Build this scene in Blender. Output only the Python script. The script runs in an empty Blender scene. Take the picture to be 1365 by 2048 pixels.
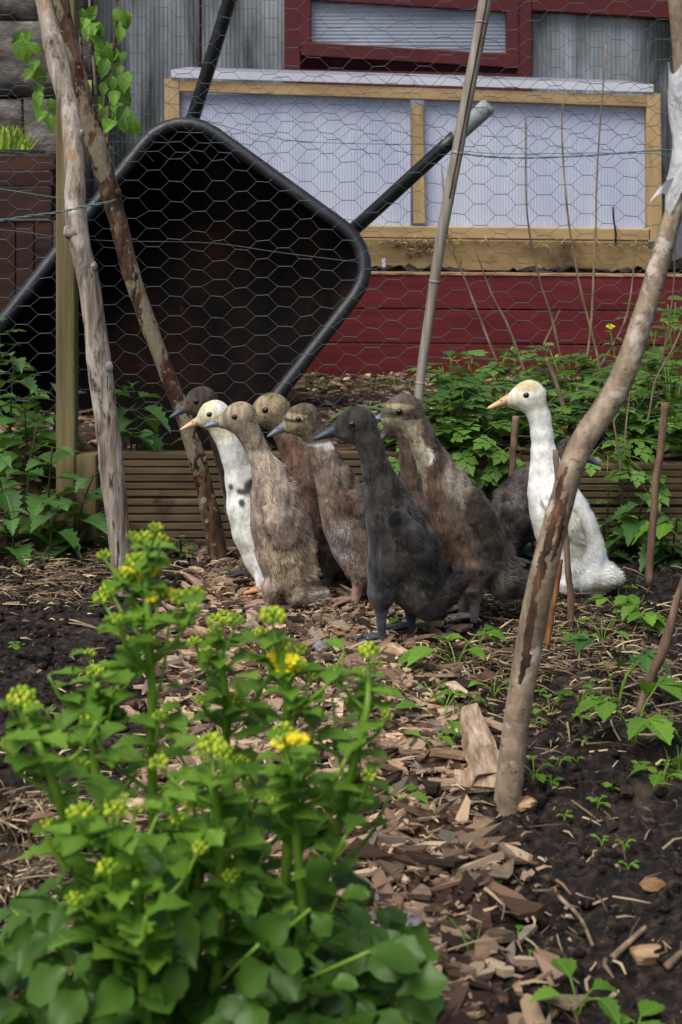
import bpy, math, random
import numpy as np
from mathutils import Vector, Matrix
R = random.Random(7)
rng = np.random.default_rng(7)
S = bpy.context.scene
COL = S.collection

# ------------------------------------------------------------------ camera, world, sun, exposure
F, HZ, CX, CZ = 2900.0, 350.0, 682.5, 0.90       # focal length and horizon in photo pixels, eye height in metres
cd = bpy.data.cameras.new('camera'); cam = bpy.data.objects.new('camera', cd); COL.objects.link(cam)
cam.location = (0, 0, CZ); cam.rotation_euler = (math.pi/2, 0, 0)
cd.sensor_fit = 'VERTICAL'; cd.sensor_height = 36.0; cd.lens = F/2048*36
cd.shift_y = -(1024-HZ)/2048; cd.clip_start = 0.05; cd.clip_end = 400
cd.dof.use_dof = True; cd.dof.focus_distance = 2.98; cd.dof.aperture_fstop = 8.5
S.camera = cam
w = bpy.data.worlds.new('World'); S.world = w; w.use_nodes = True
nt = w.node_tree; bg = nt.nodes['Background']
sky = nt.nodes.new('ShaderNodeTexSky'); sky.sky_type = 'NISHITA'; sky.sun_disc = False
SUN_EL, SUN_AZ = math.radians(58), math.radians(215)      # azimuth clockwise from +Y
sky.sun_elevation = SUN_EL; sky.sun_rotation = SUN_AZ
sky.air_density = 1.0; sky.dust_density = 4.0; sky.ozone_density = 1.0
nt.links.new(sky.outputs[0], bg.inputs[0]); bg.inputs[1].default_value = 0.1
sl = bpy.data.lights.new('sun', 'SUN'); sl.energy = 2.5; sl.angle = math.radians(45); sl.color = (1, .975, .93)
so = bpy.data.objects.new('sun', sl); COL.objects.link(so)
sd = Vector((math.sin(SUN_AZ)*math.cos(SUN_EL), math.cos(SUN_AZ)*math.cos(SUN_EL), math.sin(SUN_EL)))
so.rotation_euler = sd.to_track_quat('Z', 'Y').to_euler(); so.location = (0, 0, 6)
vs = S.view_settings; vs.view_transform = 'Standard'; vs.look = 'None'; vs.exposure = 0.30; vs.gamma = 1; vs.use_curve_mapping = False

# ------------------------------------------------------------------ helpers
def P(px, py, Y):
    return np.array([(px-CX)*Y/F, Y, CZ-(py-HZ)*Y/F])
def lin(h):
    h = h.lstrip('#'); c = [int(h[i:i+2], 16)/255 for i in (0, 2, 4)]
    return np.array([x/12.92 if x <= .04045 else ((x+.055)/1.055)**2.4 for x in c])
def hash2(ix, iy, s=0):
    n = (ix.astype(np.int64)*374761393 + iy.astype(np.int64)*668265263 + s*1442695041) & 0x7fffffff
    n = ((n ^ (n >> 13))*1274126177) & 0x7fffffff
    return ((n ^ (n >> 16)) & 0xffff)/65535.0
def vnoise(x, y, s=0):
    x = np.asarray(x, float); y = np.asarray(y, float)
    ix = np.floor(x); iy = np.floor(y); fx = x-ix; fy = y-iy
    fx = fx*fx*(3-2*fx); fy = fy*fy*(3-2*fy)
    a = hash2(ix, iy, s); b = hash2(ix+1, iy, s); c = hash2(ix, iy+1, s); d = hash2(ix+1, iy+1, s)
    return (a*(1-fx)+b*fx)*(1-fy)+(c*(1-fx)+d*fx)*fy - .5
def fbm(x, y, o=4, s=0):
    r = 0; a = 1
    for k in range(o):
        r = r + a*vnoise(np.asarray(x)*2**k, np.asarray(y)*2**k, s+k*17); a *= .5
    return r
def sstep(a, b, x):
    t = np.clip((np.asarray(x, float)-a)/(b-a), 0, 1); return t*t*(3-2*t)
ORG = {}
def tag(o, label=None, cat=None, group=None, kind=None):
    if label: o['label'] = label
    if cat: o['category'] = cat
    if group: o['group'] = group
    if kind: o['kind'] = kind
    return o
def thing(name, label, cat, loc, group=None):
    o = bpy.data.objects.new(name, None); COL.objects.link(o); o.empty_display_size = .05
    o.location = [float(v) for v in loc]; ORG[o.name] = np.array(loc, float)
    return tag(o, label, cat, group)
def link(name, me, parent=None):
    o = bpy.data.objects.new(name, me); COL.objects.link(o)
    if parent is not None:
        o.parent = parent; ORG[o.name] = ORG[parent.name]
    else:
        ORG[o.name] = np.zeros(3)
    return o
def mkmesh(name, V, faces, m=None, cols=None, smooth=True):
    V = np.asarray(V, dtype=np.float32); me = bpy.data.meshes.new(name)
    if isinstance(faces, np.ndarray):
        nf, k = faces.shape
        me.vertices.add(len(V)); me.vertices.foreach_set('co', V.ravel())
        me.loops.add(nf*k); me.loops.foreach_set('vertex_index', faces.astype(np.int32).ravel())
        me.polygons.add(nf); me.polygons.foreach_set('loop_start', np.arange(0, nf*k, k, dtype=np.int32))
        me.update(calc_edges=True); me.validate()
    else:
        me.from_pydata(V.tolist(), [], [tuple(int(i) for i in f) for f in faces]); me.update()
    if cols is not None:
        a = me.color_attributes.new('col', 'FLOAT_COLOR', 'POINT')
        c = np.ones((len(V), 4), np.float32); c[:, :3] = cols; a.data.foreach_set('color', c.ravel())
    if smooth:
        me.polygons.foreach_set('use_smooth', np.ones(len(me.polygons), dtype=bool))
    if m is not None: me.materials.append(m)
    return me
def put(name, V, faces, m, parent=None, cols=None, smooth=True):
    """one mesh object; V is in world coordinates"""
    V = np.asarray(V, float)
    if parent is not None: V = V-ORG[parent.name]
    return link(name, mkmesh(name, V, faces, m, cols, smooth), parent)
class MB:
    def __init__(s): s.V = []; s.Fc = []; s.C = []; s.n = 0
    def add(s, V, Fc, col=None):
        V = np.asarray(V, float).reshape(-1, 3); s.V.append(V); n = s.n
        s.Fc += [tuple(i+n for i in f) for f in Fc]; s.n += len(V)
        s.C.append(np.tile(col if col is not None else (1, 1, 1), (len(V), 1)) if col is None or np.ndim(col) == 1 else np.asarray(col))
        return s
    def build(s, name, m, parent=None, smooth=True, usecol=False):
        return put(name, np.vstack(s.V), s.Fc, m, parent, np.vstack(s.C) if usecol else None, smooth)
def box8(c):
    """8 corners: bottom ring 0-3 then top ring 4-7"""
    return c, [(3, 2, 1, 0), (4, 5, 6, 7), (0, 1, 5, 4), (1, 2, 6, 5), (2, 3, 7, 6), (3, 0, 4, 7)]
def bar(a, b, u, wu, v, wv, ch=.0):
    """board from a to b; section axes u (half wu) and v (half wv), chamfered edges"""
    a, b, u, v = [np.asarray(q, float) for q in (a, b, u, v)]
    k = min(wu, wv)*ch
    if k <= 0:
        sec = [(-wu, -wv), (wu, -wv), (wu, wv), (-wu, wv)]
    else:
        sec = [(-wu+k, -wv), (wu-k, -wv), (wu, -wv+k), (wu, wv-k), (wu-k, wv), (-wu+k, wv), (-wu, wv-k), (-wu, -wv+k)]
    n = len(sec); V = [a+u*p+v*q for p, q in sec]+[b+u*p+v*q for p, q in sec]
    Fc = [tuple(range(n-1, -1, -1)), tuple(range(n, 2*n))]+[(i, (i+1) % n, n+(i+1) % n, n+i) for i in range(n)]
    return np.array(V), Fc
def catmull(pts, n):
    pts = np.asarray(pts, float); m = len(pts)
    if m < 3:
        t = np.linspace(0, 1, n)[:, None]; return pts[0]*(1-t)+pts[-1]*t
    ext = np.vstack([2*pts[0]-pts[1], pts, 2*pts[-1]-pts[-2]]); out = []
    for s_ in np.linspace(0, m-1-1e-9, n):
        i = int(s_); t = s_-i; p0, p1, p2, p3 = ext[i:i+4]
        out.append(.5*((2*p1)+(-p0+p2)*t+(2*p0-5*p1+4*p2-p3)*t*t+(-p0+3*p1-3*p2+p3)*t**3))
    return np.array(out)
def tube(path, rad, sides=8, jit=0, seed=0, caps=True):
    path = np.asarray(path, float); n = len(path); rad = np.broadcast_to(np.asarray(rad, float), (n,))
    T = np.gradient(path, axis=0); T /= np.linalg.norm(T, axis=1)[:, None]+1e-12
    ref = np.array([0, 1, .13]) if abs(T[0][1]) < .8 else np.array([1, 0, .1])
    V = []; g = np.random.default_rng(seed); ph = np.arange(sides)*2*math.pi/sides
    for i in range(n):
        a = np.cross(T[i], ref); a /= np.linalg.norm(a); b = np.cross(T[i], a)
        rr = rad[i]*(1+(jit*(g.random(sides)-.5) if jit else 0))
        V.append(path[i]+np.outer(np.cos(ph)*rr, a)+np.outer(np.sin(ph)*rr, b))
    Fc = [(i*sides+k, i*sides+(k+1) % sides, (i+1)*sides+(k+1) % sides, (i+1)*sides+k) for i in range(n-1) for k in range(sides)]
    if caps: Fc += [tuple(range(sides-1, -1, -1)), tuple(range((n-1)*sides, n*sides))]
    return np.vstack(V), Fc
def ball(c, r, nu=8, nv=6, sq=(1, 1, 1)):
    V = [(0, 0, 1)]+[(math.sin(math.pi*j/nv)*math.cos(2*math.pi*i/nu), math.sin(math.pi*j/nv)*math.sin(2*math.pi*i/nu), math.cos(math.pi*j/nv)) for j in range(1, nv) for i in range(nu)]+[(0, 0, -1)]
    Fc = [(0, 1+i, 1+(i+1) % nu) for i in range(nu)]
    Fc += [(1+j*nu+i, 1+(j+1)*nu+i, 1+(j+1)*nu+(i+1) % nu, 1+j*nu+(i+1) % nu) for j in range(nv-2) for i in range(nu)]
    L = len(V)-1; Fc += [(L, 1+(nv-2)*nu+(i+1) % nu, 1+(nv-2)*nu+i) for i in range(nu)]
    return np.array(V)*r*np.array(sq)+np.asarray(c), Fc

# ------------------------------------------------------------------ materials
def newmat(name):
    m = bpy.data.materials.new(name); m.use_nodes = True
    return m, m.node_tree, m.node_tree.nodes['Principled BSDF']
def N(t, typ, **kw):
    n = t.nodes.new(typ)
    for k, v in kw.items(): setattr(n, k, v)
    return n
def ramp(t, stops):
    r = N(t, 'ShaderNodeValToRGB'); e = r.color_ramp.elements
    while len(e) < len(stops): e.new(.5)
    for i, (p, c) in enumerate(stops):
        e[i].position = p; e[i].color = (*[float(x) for x in (lin(c) if isinstance(c, str) else c)], 1)
    return r
def coords(t, scale, out='Object'):
    tc = N(t, 'ShaderNodeTexCoord'); mp = N(t, 'ShaderNodeMapping'); mp.inputs['Scale'].default_value = scale
    t.links.new(tc.outputs[out], mp.inputs[0]); return mp.outputs[0]
def noise(t, vec, scale=1, detail=5, rough=.6, dist=0):
    n = N(t, 'ShaderNodeTexNoise'); n.inputs['Scale'].default_value = scale; n.inputs['Detail'].default_value = detail
    n.inputs['Roughness'].default_value = rough; n.inputs['Distortion'].default_value = dist
    if vec is not None: t.links.new(vec, n.inputs['Vector'])
    return n.outputs['Fac']
def bump(t, h, b, strength=.5, dist=.01):
    n = N(t, 'ShaderNodeBump'); n.inputs['Strength'].default_value = strength; n.inputs['Distance'].default_value = dist
    t.links.new(h, n.inputs['Height']); t.links.new(n.outputs[0], b.inputs['Normal'])
def mixc(t, a, b, fac, mode='MIX'):
    n = N(t, 'ShaderNodeMix', data_type='RGBA', blend_type=mode)
    for s_, v in ((6, a), (7, b), (0, fac)):
        if hasattr(v, 'is_linked') or isinstance(v, bpy.types.NodeSocket): t.links.new(v, n.inputs[s_])
        elif s_ == 0: n.inputs[0].default_value = v
        else: n.inputs[s_].default_value = (*[float(x) for x in v], 1)
    return n.outputs[2]
def grain(name, stops, scale=(1, 1, 1), nscale=1, rough=.8, bs=.4, bd=.004, detail=6, fine=None, spec=.3, dist=0, rand=0, patch=None):
    """noise-ramp material. fine=(scale,colour,amount) adds speckle; patch=(scale,lo,hi,colour) adds stains"""
    m, t, b = newmat(name); v = coords(t, scale); n = noise(t, v, nscale, detail, .62, dist)
    r = ramp(t, stops); t.links.new(n, r.inputs[0]); c = r.outputs[0]
    if patch:
        ps = patch if isinstance(patch, list) else [patch]
        for q in ps:
            pn = noise(t, coords(t, q[0]), 1, 5, .65, .3); mr = N(t, 'ShaderNodeMapRange')
            mr.inputs[1].default_value = q[1]; mr.inputs[2].default_value = q[2]; t.links.new(pn, mr.inputs[0])
            c = mixc(t, c, lin(q[3]), mr.outputs[0])
    if fine:
        fn = noise(t, coords(t, fine[0]), 1, 3, .7); mr = N(t, 'ShaderNodeMapRange')
        mr.inputs[1].default_value = fine[2]; mr.inputs[2].default_value = fine[2]+.06; t.links.new(fn, mr.inputs[0])
        c = mixc(t, c, lin(fine[1]), mr.outputs[0])
    if rand:
        oi = N(t, 'ShaderNodeObjectInfo'); mr = N(t, 'ShaderNodeMapRange'); mr.inputs[3].default_value = 1-rand; mr.inputs[4].default_value = 1+rand
        t.links.new(oi.outputs['Random'], mr.inputs[0]); hs = N(t, 'ShaderNodeHueSaturation'); t.links.new(mr.outputs[0], hs.inputs['Value']); t.links.new(c, hs.inputs['Color']); c = hs.outputs[0]
    t.links.new(c, b.inputs['Base Color']); b.inputs['Roughness'].default_value = rough; b.inputs['Specular IOR Level'].default_value = spec
    if bs: bump(t, n, b, bs, bd)
    return m
def plain(name, c, rough=.5, metal=0, spec=.5):
    m, t, b = newmat(name); b.inputs['Base Color'].default_value = (*[float(x) for x in lin(c)], 1)
    n = noise(t, coords(t, (30, 30, 30)), 1, 4); mr = N(t, 'ShaderNodeMapRange'); mr.inputs[3].default_value = rough-.1; mr.inputs[4].default_value = rough+.15
    t.links.new(n, mr.inputs[0]); t.links.new(mr.outputs[0], b.inputs['Roughness'])
    b.inputs['Metallic'].default_value = metal; b.inputs['Specular IOR Level'].default_value = spec
    return m
def colmat(name, rough=.85, spec=.2, sheen=0, nz=None, trans=0):
    m, t, b = newmat(name); a = N(t, 'ShaderNodeVertexColor'); a.layer_name = 'col'; c = a.outputs[0]
    if nz:
        n = noise(t, coords(t, nz[0]), 1, 4, .7); mr = N(t, 'ShaderNodeMapRange'); mr.inputs[3].default_value = 1-nz[1]; mr.inputs[4].default_value = 1+nz[1]
        mr.inputs[1].default_value = .3; mr.inputs[2].default_value = .7
        t.links.new(n, mr.inputs[0]); hs = N(t, 'ShaderNodeHueSaturation'); t.links.new(mr.outputs[0], hs.inputs['Value']); t.links.new(c, hs.inputs['Color']); c = hs.outputs[0]
        bump(t, n, b, .5, .002)
    t.links.new(c, b.inputs['Base Color']); b.inputs['Roughness'].default_value = rough; b.inputs['Specular IOR Level'].default_value = spec
    b.inputs['Sheen Weight'].default_value = sheen
    if trans:
        tr = N(t, 'ShaderNodeBsdfTranslucent'); t.links.new(c, tr.inputs[0]); mx = N(t, 'ShaderNodeMixShader'); mx.inputs[0].default_value = trans
        t.links.new(b.outputs[0], mx.inputs[1]); t.links.new(tr.outputs[0], mx.inputs[2]); t.links.new(mx.outputs[0], t.nodes['Material Output'].inputs[0])
    return m
def leafmat(name, dark, light, rough=.42, trans=.3, vein=.5, vfreq=7.0):
    m, t, b = newmat(name); tc = N(t, 'ShaderNodeTexCoord'); sp = N(t, 'ShaderNodeSeparateXYZ'); t.links.new(tc.outputs['Object'], sp.inputs[0])
    def mth(op, a, c=None):
        n = N(t, 'ShaderNodeMath', operation=op)
        for i, v in enumerate((a, c)):
            if v is None: continue
            if isinstance(v, bpy.types.NodeSocket): t.links.new(v, n.inputs[i])
            else: n.inputs[i].default_value = v
        return n.outputs[0]
    ax = mth('ABSOLUTE', sp.outputs[0]); s1 = mth('SUBTRACT', sp.outputs[1], mth('MULTIPLY', ax, .9)); fr = mth('FRACT', mth('MULTIPLY', s1, vfreq))
    tri = mth('ABSOLUTE', mth('SUBTRACT', fr, .5))                # 0 at vein
    mr = N(t, 'ShaderNodeMapRange'); mr.inputs[1].default_value = 0; mr.inputs[2].default_value = .14; mr.inputs[3].default_value = 1; mr.inputs[4].default_value = 0; t.links.new(tri, mr.inputs[0])
    mb = N(t, 'ShaderNodeMapRange'); mb.inputs[1].default_value = 0; mb.inputs[2].default_value = .03; mb.inputs[3].default_value = 1; mb.inputs[4].default_value = 0; t.links.new(ax, mb.inputs[0])
    vv = mth('MAXIMUM', mth('MULTIPLY', mr.outputs[0], .6), mb.outputs[0])
    oi = N(t, 'ShaderNodeObjectInfo'); geo = N(t, 'ShaderNodeNewGeometry'); nz = noise(t, geo.outputs['Position'], 14, 3)
    f = mth('ADD', mth('MULTIPLY', oi.outputs['Random'], .7), mth('MULTIPLY', mth('SUBTRACT', nz, .35), .9))
    c = mixc(t, lin(dark), lin(light), f); c2 = mixc(t, c, lin(light)*1.7+.01, mth('MULTIPLY', vv, vein))
    t.links.new(c2, b.inputs['Base Color']); b.inputs['Roughness'].default_value = rough; b.inputs['Specular IOR Level'].default_value = .35
    bump(t, mth('SUBTRACT', 1.0, vv), b, .5, .003)
    tr = N(t, 'ShaderNodeBsdfTranslucent'); t.links.new(mixc(t, c2, (.25, .4, .02), .35), tr.inputs[0]); mx = N(t, 'ShaderNodeMixShader'); mx.inputs[0].default_value = trans
    t.links.new(b.outputs[0], mx.inputs[1]); t.links.new(tr.outputs[0], mx.inputs[2]); t.links.new(mx.outputs[0], t.nodes['Material Output'].inputs[0])
    return m

m_soil = grain('soil', [(.32, '#0d0a09'), (.5, '#251e1a'), (.64, '#4a3d34')], (1, 1, 1), 60, .9, 1.0, .02, 12, ((170, 170, 170), '#8d8178', .66), patch=[((6, 6, 6), .54, .72, '#584a3e'), ((22, 22, 22), .62, .72, '#6d5f52')])
m_mulch = grain('mulch', [(.3, '#2a1e17'), (.55, '#4d392b'), (.7, '#75583f')], (1, 1, 1), 55, .9, .9, .01, 8)
m_chipA = colmat('chip_wood', .85, .2, 0, ((60, 60, 60), .35))
m_straw = colmat('straw_dry', .7, .3, 0)
m_redpaint = grain('red_paint', [(.3, '#4d171a'), (.5, '#601e22'), (.72, '#6e292b')], (3, 9, 40), 1, .62, .35, .003, 7, ((7, 25, 25), '#43201b', .70), spec=.3, rand=.08)
m_redframe = grain('red_frame', [(.3, '#471a1b'), (.6, '#552020'), (.75, '#602a29')], (6, 6, 6), 1, .5, .15, .002, 5)
m_pine = grain('pine', [(.28, '#876c42'), (.5, '#b0946a'), (.72, '#c6ab80')], (3, 20, 20), 1, .7, .25, .002, 6, rand=.12, patch=[((2, 9, 9), .6, .75, '#8a5f2a'), ((5, 22, 22), .70, .74, '#4c2d12')])
m_pineV = grain('pine_upright', [(.28, '#876c42'), (.5, '#b0946a'), (.72, '#c6ab80')], (20, 20, 3), 1, .7, .25, .002, 6, rand=.12, patch=[((9, 9, 3), .64, .8, '#8a5f2a')])
m_sleeper = grain('sleeper', [(.28, '#665236'), (.5, '#8f774f'), (.72, '#a68c64')], (3, 16, 16), 1, .8, .3, .003, 7, patch=[((3, 5, 7), .52, .72, '#3a2a19'), ((9, 9, 9), .66, .76, '#2a1d12')])
m_deck = grain('deck_wood', [(.28, '#352b20'), (.5, '#5f503c'), (.72, '#857153')], (4, 34, 34), 1, .85, .6, .004, 8, rand=.14, patch=[((2.5, 6, 9), .54, .78, '#575036'), ((6, 6, 6), .60, .72, '#33291f')])
m_post = grain('green_post', [(.3, '#4f4730'), (.5, '#716646'), (.7, '#8a7f5a')], (45, 45, 2.5), 1, .85, .4, .003, 7, patch=[((8, 8, 2), .55, .75, '#5c5a38'), ((16, 16, 9), .72, .77, '#3a2f1c')])
m_driftwood = grain('weathered_branch', [(.28, '#3a302a'), (.40, '#75685b'), (.52, '#9c9083'), (.66, '#c2b8ac')], (48, 48, 6), 1, .8, 1.0, .010, 10, patch=[((24, 24, 7), .56, .66, '#463a32'), ((22, 22, 4), .62, .70, '#a2835d'), ((9, 9, 4), .56, .66, '#cfc6ba'), ((70, 70, 9), .60, .66, '#3a2f28')])
m_bark = grain('flaking_bark', [(.3, '#2a1c15'), (.48, '#553c2d'), (.66, '#80654c')], (40, 40, 14), 1, .85, 1.0, .010, 10, patch=[((11, 11, 6), .50, .53, '#867c64'), ((14, 14, 7), .58, .60, '#4a2419'), ((50, 50, 36), .60, .66, '#a19a80'), ((30, 30, 14), .60, .64, '#2c1d16')])
m_smoothbark = grain('smooth_bark', [(.32, '#6a5a4a'), (.46, '#857360'), (.56, '#9a8871'), (.68, '#b3a38c')], (36, 36, 26), 1, .55, .8, .005, 11, spec=.45, patch=[((13, 13, 8), .56, .68, '#77764c'), ((26, 26, 22), .56, .66, '#c4b8a7'), ((22, 22, 14), .62, .70, '#6f5c49'), ((70, 70, 120), .61, .66, '#5a4833')])
m_barepatch = grain('peeled_bark', [(.34, '#241912'), (.5, '#46352a'), (.62, '#6a4a33'), (.7, '#8a6a4c')], (50, 50, 12), 1, .85, 1.0, .008, 9, patch=[((14, 14, 9), .56, .64, '#5e4030')])
m_cane = grain('bamboo_cane', [(.3, '#6b6258'), (.5, '#8f867b'), (.7, '#aaa197')], (60, 60, 4), 1, .55, .3, .002, 7, spec=.4, patch=[((14, 14, 3), .6, .75, '#6b5f50')])
m_twig = grain('brown_cane', [(.3, '#4a382d'), (.5, '#6f5848'), (.7, '#8f7863')], (50, 50, 12), 1, .75, .4, .002, 6, rand=.15)
m_drystem = grain('dry_stem', [(.3, '#564636'), (.5, '#7d6a53'), (.7, '#a3917a')], (40, 40, 12), 1, .75, .3, .002, 5, rand=.25)
m_peeled = grain('peeled_twig', [(.3, '#4f2f1c'), (.5, '#7a4c2c'), (.7, '#a0754c')], (60, 60, 9), 1, .7, .4, .002, 6)
m_wire = plain('galvanised_wire', '#555d62', .55, .25)
m_gwire = plain('green_wire', '#4b6d68', .5, .2)
m_trayrim = grain('barrow_rim', [(.3, '#15161a'), (.55, '#22242a'), (.75, '#3a3d44')], (20, 20, 20), 1, .45, .25, .003, 6, spec=.5, patch=((6, 6, 6), .62, .78, '#3b2a20'))
m_trayin = grain('barrow_tray', [(.3, '#060504'), (.5, '#0c0908'), (.7, '#1a110c')], (7, 7, 7), 1, .8, .4, .004, 8, spec=.08, patch=[((3.2, 3.2, 3.2), .55, .72, '#26130b'), ((16, 16, 16), .68, .78, '#4c2814')])
m_pipe = grain('black_pipe', [(.3, '#0d0e11'), (.6, '#17191d'), (.75, '#2a2c31')], (25, 25, 25), 1, .38, .15, .002, 5, spec=.5, patch=((12, 12, 12), .64, .74, '#3c2a20'))
m_grip = grain('grey_grip', [(.3, '#6d7577'), (.6, '#98a0a1'), (.75, '#b4baba')], (40, 40, 40), 1, .6, .2, .002, 5)
m_stone = grain('rough_stone', [(.28, '#2c2926'), (.45, '#57524c'), (.6, '#777068'), (.72, '#98928a')], (8, 8, 11), 1, .95, 1.0, .03, 10, ((75, 75, 75), '#b4b2ab', .66), rand=.15)
m_planter = grain('brown_planter', [(.3, '#1f1310'), (.5, '#38211a'), (.7, '#523226')], (4, 18, 18), 1, .75, .4, .003, 7, rand=.2)
m_liner = plain('black_liner', '#0e0f10', .5)
m_rock = grain('grey_rock', [(.3, '#4e5054'), (.5, '#777a7d'), (.7, '#9a9b9b')], (25, 25, 25), 1, .85, .7, .005, 8)
m_log = grain('split_log_wood', [(.3, '#6b5644'), (.46, '#9a826a'), (.6, '#bda68c'), (.74, '#d2c0a8')], (90, 14, 30), 1, .85, .9, .006, 9, patch=[((12, 12, 9), .58, .7, '#5b4736')])
m_lump = grain('wood_lump', [(.3, '#6b4a31'), (.5, '#9d7a58'), (.7, '#c4a483')], (14, 60, 60), 1, .85, .7, .005, 8, rand=.15, patch=((12, 12, 12), .62, .75, '#4a3424'))
m_stem = grain('green_stem', [(.3, '#567c20'), (.6, '#769c30'), (.75, '#94b448')], (30, 30, 8), 1, .5, .15, .001, 4, spec=.4)
m_nstem = grain('nettle_stem', [(.3, '#2c3a1a'), (.6, '#4a4a2a'), (.75, '#5c5a32')], (30, 30, 8), 1, .6, .15, .001, 4)
m_bud = colmat('flower_buds', .55, .3, 0, None, .2)
m_leafRocket = leafmat('rocket_leaf', '#23400f', '#4d7026', .42, .24, .35, 5)
m_leafRocketHi = leafmat('rocket_stem_leaf', '#42701a', '#7fa43a', .45, .32, .3, 5)
m_leafNettle = leafmat('nettle_leaf', '#2c4f22', '#5a8440', .5, .25, .35, 7)
m_leafBank = leafmat('bank_leaf', '#34581a', '#749c44', .5, .3, .25, 6)
m_leafRasp = leafmat('bright_leaf', '#426f18', '#7ba53a', .5, .32, .45, 7)
m_leafPear = leafmat('pear_leaf', '#3a6414', '#7fae3c', .28, .3, .4, 7)
m_grass = colmat('grass_blade', .55, .3, 0, None, .3)
m_feather = colmat('duck_plumage', .9, .1, .15, ((55, 55, 55), .3))
m_down = colmat('duck_down', .9, .1, .1, None, .15)
m_billskin = colmat('bill_skin', .42, .4, 0, ((90, 90, 90), .15))
m_footskin = colmat('foot_skin', .6, .3, 0, ((140, 140, 140), .3))
m_eye = plain('eye_black', '#050507', .06, 0, .6)
m_eyering = plain('eye_ring', '#3a342f', .6)

def polycarb(name, c1, c2, trans, rough, patch=None, spec=.5):
    m, t, b = newmat(name); n = noise(t, coords(t, patch or (2, 2, .8)), 1, 5, .6, .4)
    r = ramp(t, [(.38, c1), (.64, c2)]); t.links.new(n, r.inputs[0]); t.links.new(r.outputs[0], b.inputs['Base Color'])
    b.inputs['Roughness'].default_value = rough; b.inputs['Specular IOR Level'].default_value = spec
    tr = N(t, 'ShaderNodeBsdfTranslucent'); t.links.new(r.outputs[0], tr.inputs[0]); mx = N(t, 'ShaderNodeMixShader'); mx.inputs[0].default_value = trans
    t.links.new(b.outputs[0], mx.inputs[1]); t.links.new(tr.outputs[0], mx.inputs[2]); t.links.new(mx.outputs[0], t.nodes['Material Output'].inputs[0])
    return m
m_poly = polycarb('cold_frame_polycarbonate', '#dbe2f4', '#eaeffa', .42, .35, (9, 9, 1.3))
m_plastic = polycarb('white_plastic', '#e2e3e8', '#f2f2f4', .3, .4, (30, 30, 30))
b_ = m_plastic.node_tree; bump(b_, noise(b_, coords(b_, (55, 55, 22)), 1, 6, .6, .6), b_.nodes['Principled BSDF'], .9, .012)
m_polylid = polycarb('lid_polycarbonate', '#dfe2ea', '#eceef4', .75, .35)
m_shed = polycarb('corrugated_sheet', '#2c3130', '#a8b0b6', .1, .22, (4.5, 4.5, .9), .7)  # bright and dark streaks paint in reflections and the dim interior showing through
m_shedwin = polycarb('window_sheet', '#9aa5b2', '#c6cedb', .2, .25, (1.4, 1.4, 4), .6)
# ------------------------------------------------------------------ setting: ground, path, terrace
def gh(x, y):
    x = np.asarray(x, float); y = np.asarray(y, float)
    path = np.exp(-((x+.06)/.30)**4)
    duck = sstep(2.5, 2.75, y)*sstep(3.5, 3.3, y)*sstep(.75, .6, np.abs(x))
    amp = .42*(1-.75*path)*(1-.8*duck)
    h = amp*(.065*fbm(x*4, y*4, 3, 3)+.062*fbm(x*16, y*16, 3, 9)+.062*np.abs(fbm(x*42, y*42, 2, 21)))
    h += .045*np.exp(-(((x-.52)/.25)**2+((y-1.75)/.5)**2)) + .04*np.exp(-(((x+.62)/.25)**2+((y-2.75)/.45)**2)) + .02*np.exp(-(((x-.5)/.2)**2+((y-2.5)/.3)**2)) + .016*np.exp(-(((x-.235)/.07)**2+((y-2.05)/.06)**2))
    return h*sstep(.3, .6, y)
def gpt(px, py, it=4):
    """ground point seen at a photo pixel"""
    Y = CZ*F/(py-HZ)
    for _ in range(it):
        X = (px-CX)*Y/F; z = float(gh(X, Y)); Y = (CZ-z)*F/(py-HZ)
    return np.array([X, Y, float(gh(X, Y))])
def grid(xs, ys, fn):
    X, Y = np.meshgrid(xs, ys); V = np.stack([X, Y, fn(X, Y)], -1).reshape(-1, 3); nx, ny = len(xs), len(ys)
    i = np.arange(nx*ny).reshape(ny, nx); Fq = np.stack([i[:-1, :-1], i[:-1, 1:], i[1:, 1:], i[1:, :-1]], -1).reshape(-1, 4)
    return V, Fq
far = lambda s: s*np.array([60, 25, 10, 5, 3, 2, 1.5])
xs = np.concatenate([far(-1), np.arange(-1.15, 1.15, .0085), far(1)[::-1]])
ys = np.concatenate([-far(1), [-.5, 0, .4, .8, 1.0], np.arange(1.15, 3.7, .0085), [4, 5, 8, 20, 60]])
V, Fq = grid(xs, ys, gh)
ground = tag(put('ground', V, Fq, m_soil), kind='structure')
def tz(x, y):
    x = np.asarray(x, float); y = np.asarray(y, float)
    ramp_ = sstep(-.56, -.66, x); yy = 3.6+ramp_*.0
    h = .222+.012*fbm(x*5, y*5, 3, 5)+.01*fbm(x*25, y*25, 2, 8)
    hs = .222*sstep(3.28, 3.85, y)-.01+.02*fbm(x*9, y*9, 3, 6)
    h = h-.13*sstep(-.70, -.60, x)*sstep(-.09, -.15, x)*sstep(4.4, 4.25, y)
    h = h-.03*sstep(.30, .38, x)*sstep(4.1, 3.7, y)
    return np.where(ramp_ > 0, h*(1-ramp_)+hs*ramp_, h)
TY0 = 3.57
V, Fq = grid(np.concatenate([far(-1), np.arange(-1.3, 1.3, .02), far(1)[::-1]]), np.concatenate([np.arange(3.25, 5.2, .02), [5.5, 6, 7, 10, 20, 60]]), tz)
keep = ~((V[Fq].mean(1)[:, 1] < TY0) & (V[Fq].mean(1)[:, 0] > -.605))
Fk = Fq[keep]; used = np.unique(Fk); remap = np.full(len(V), -1); remap[used] = np.arange(len(used))
tag(put('terrace', V[used], remap[Fk], m_mulch), kind='structure')

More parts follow.
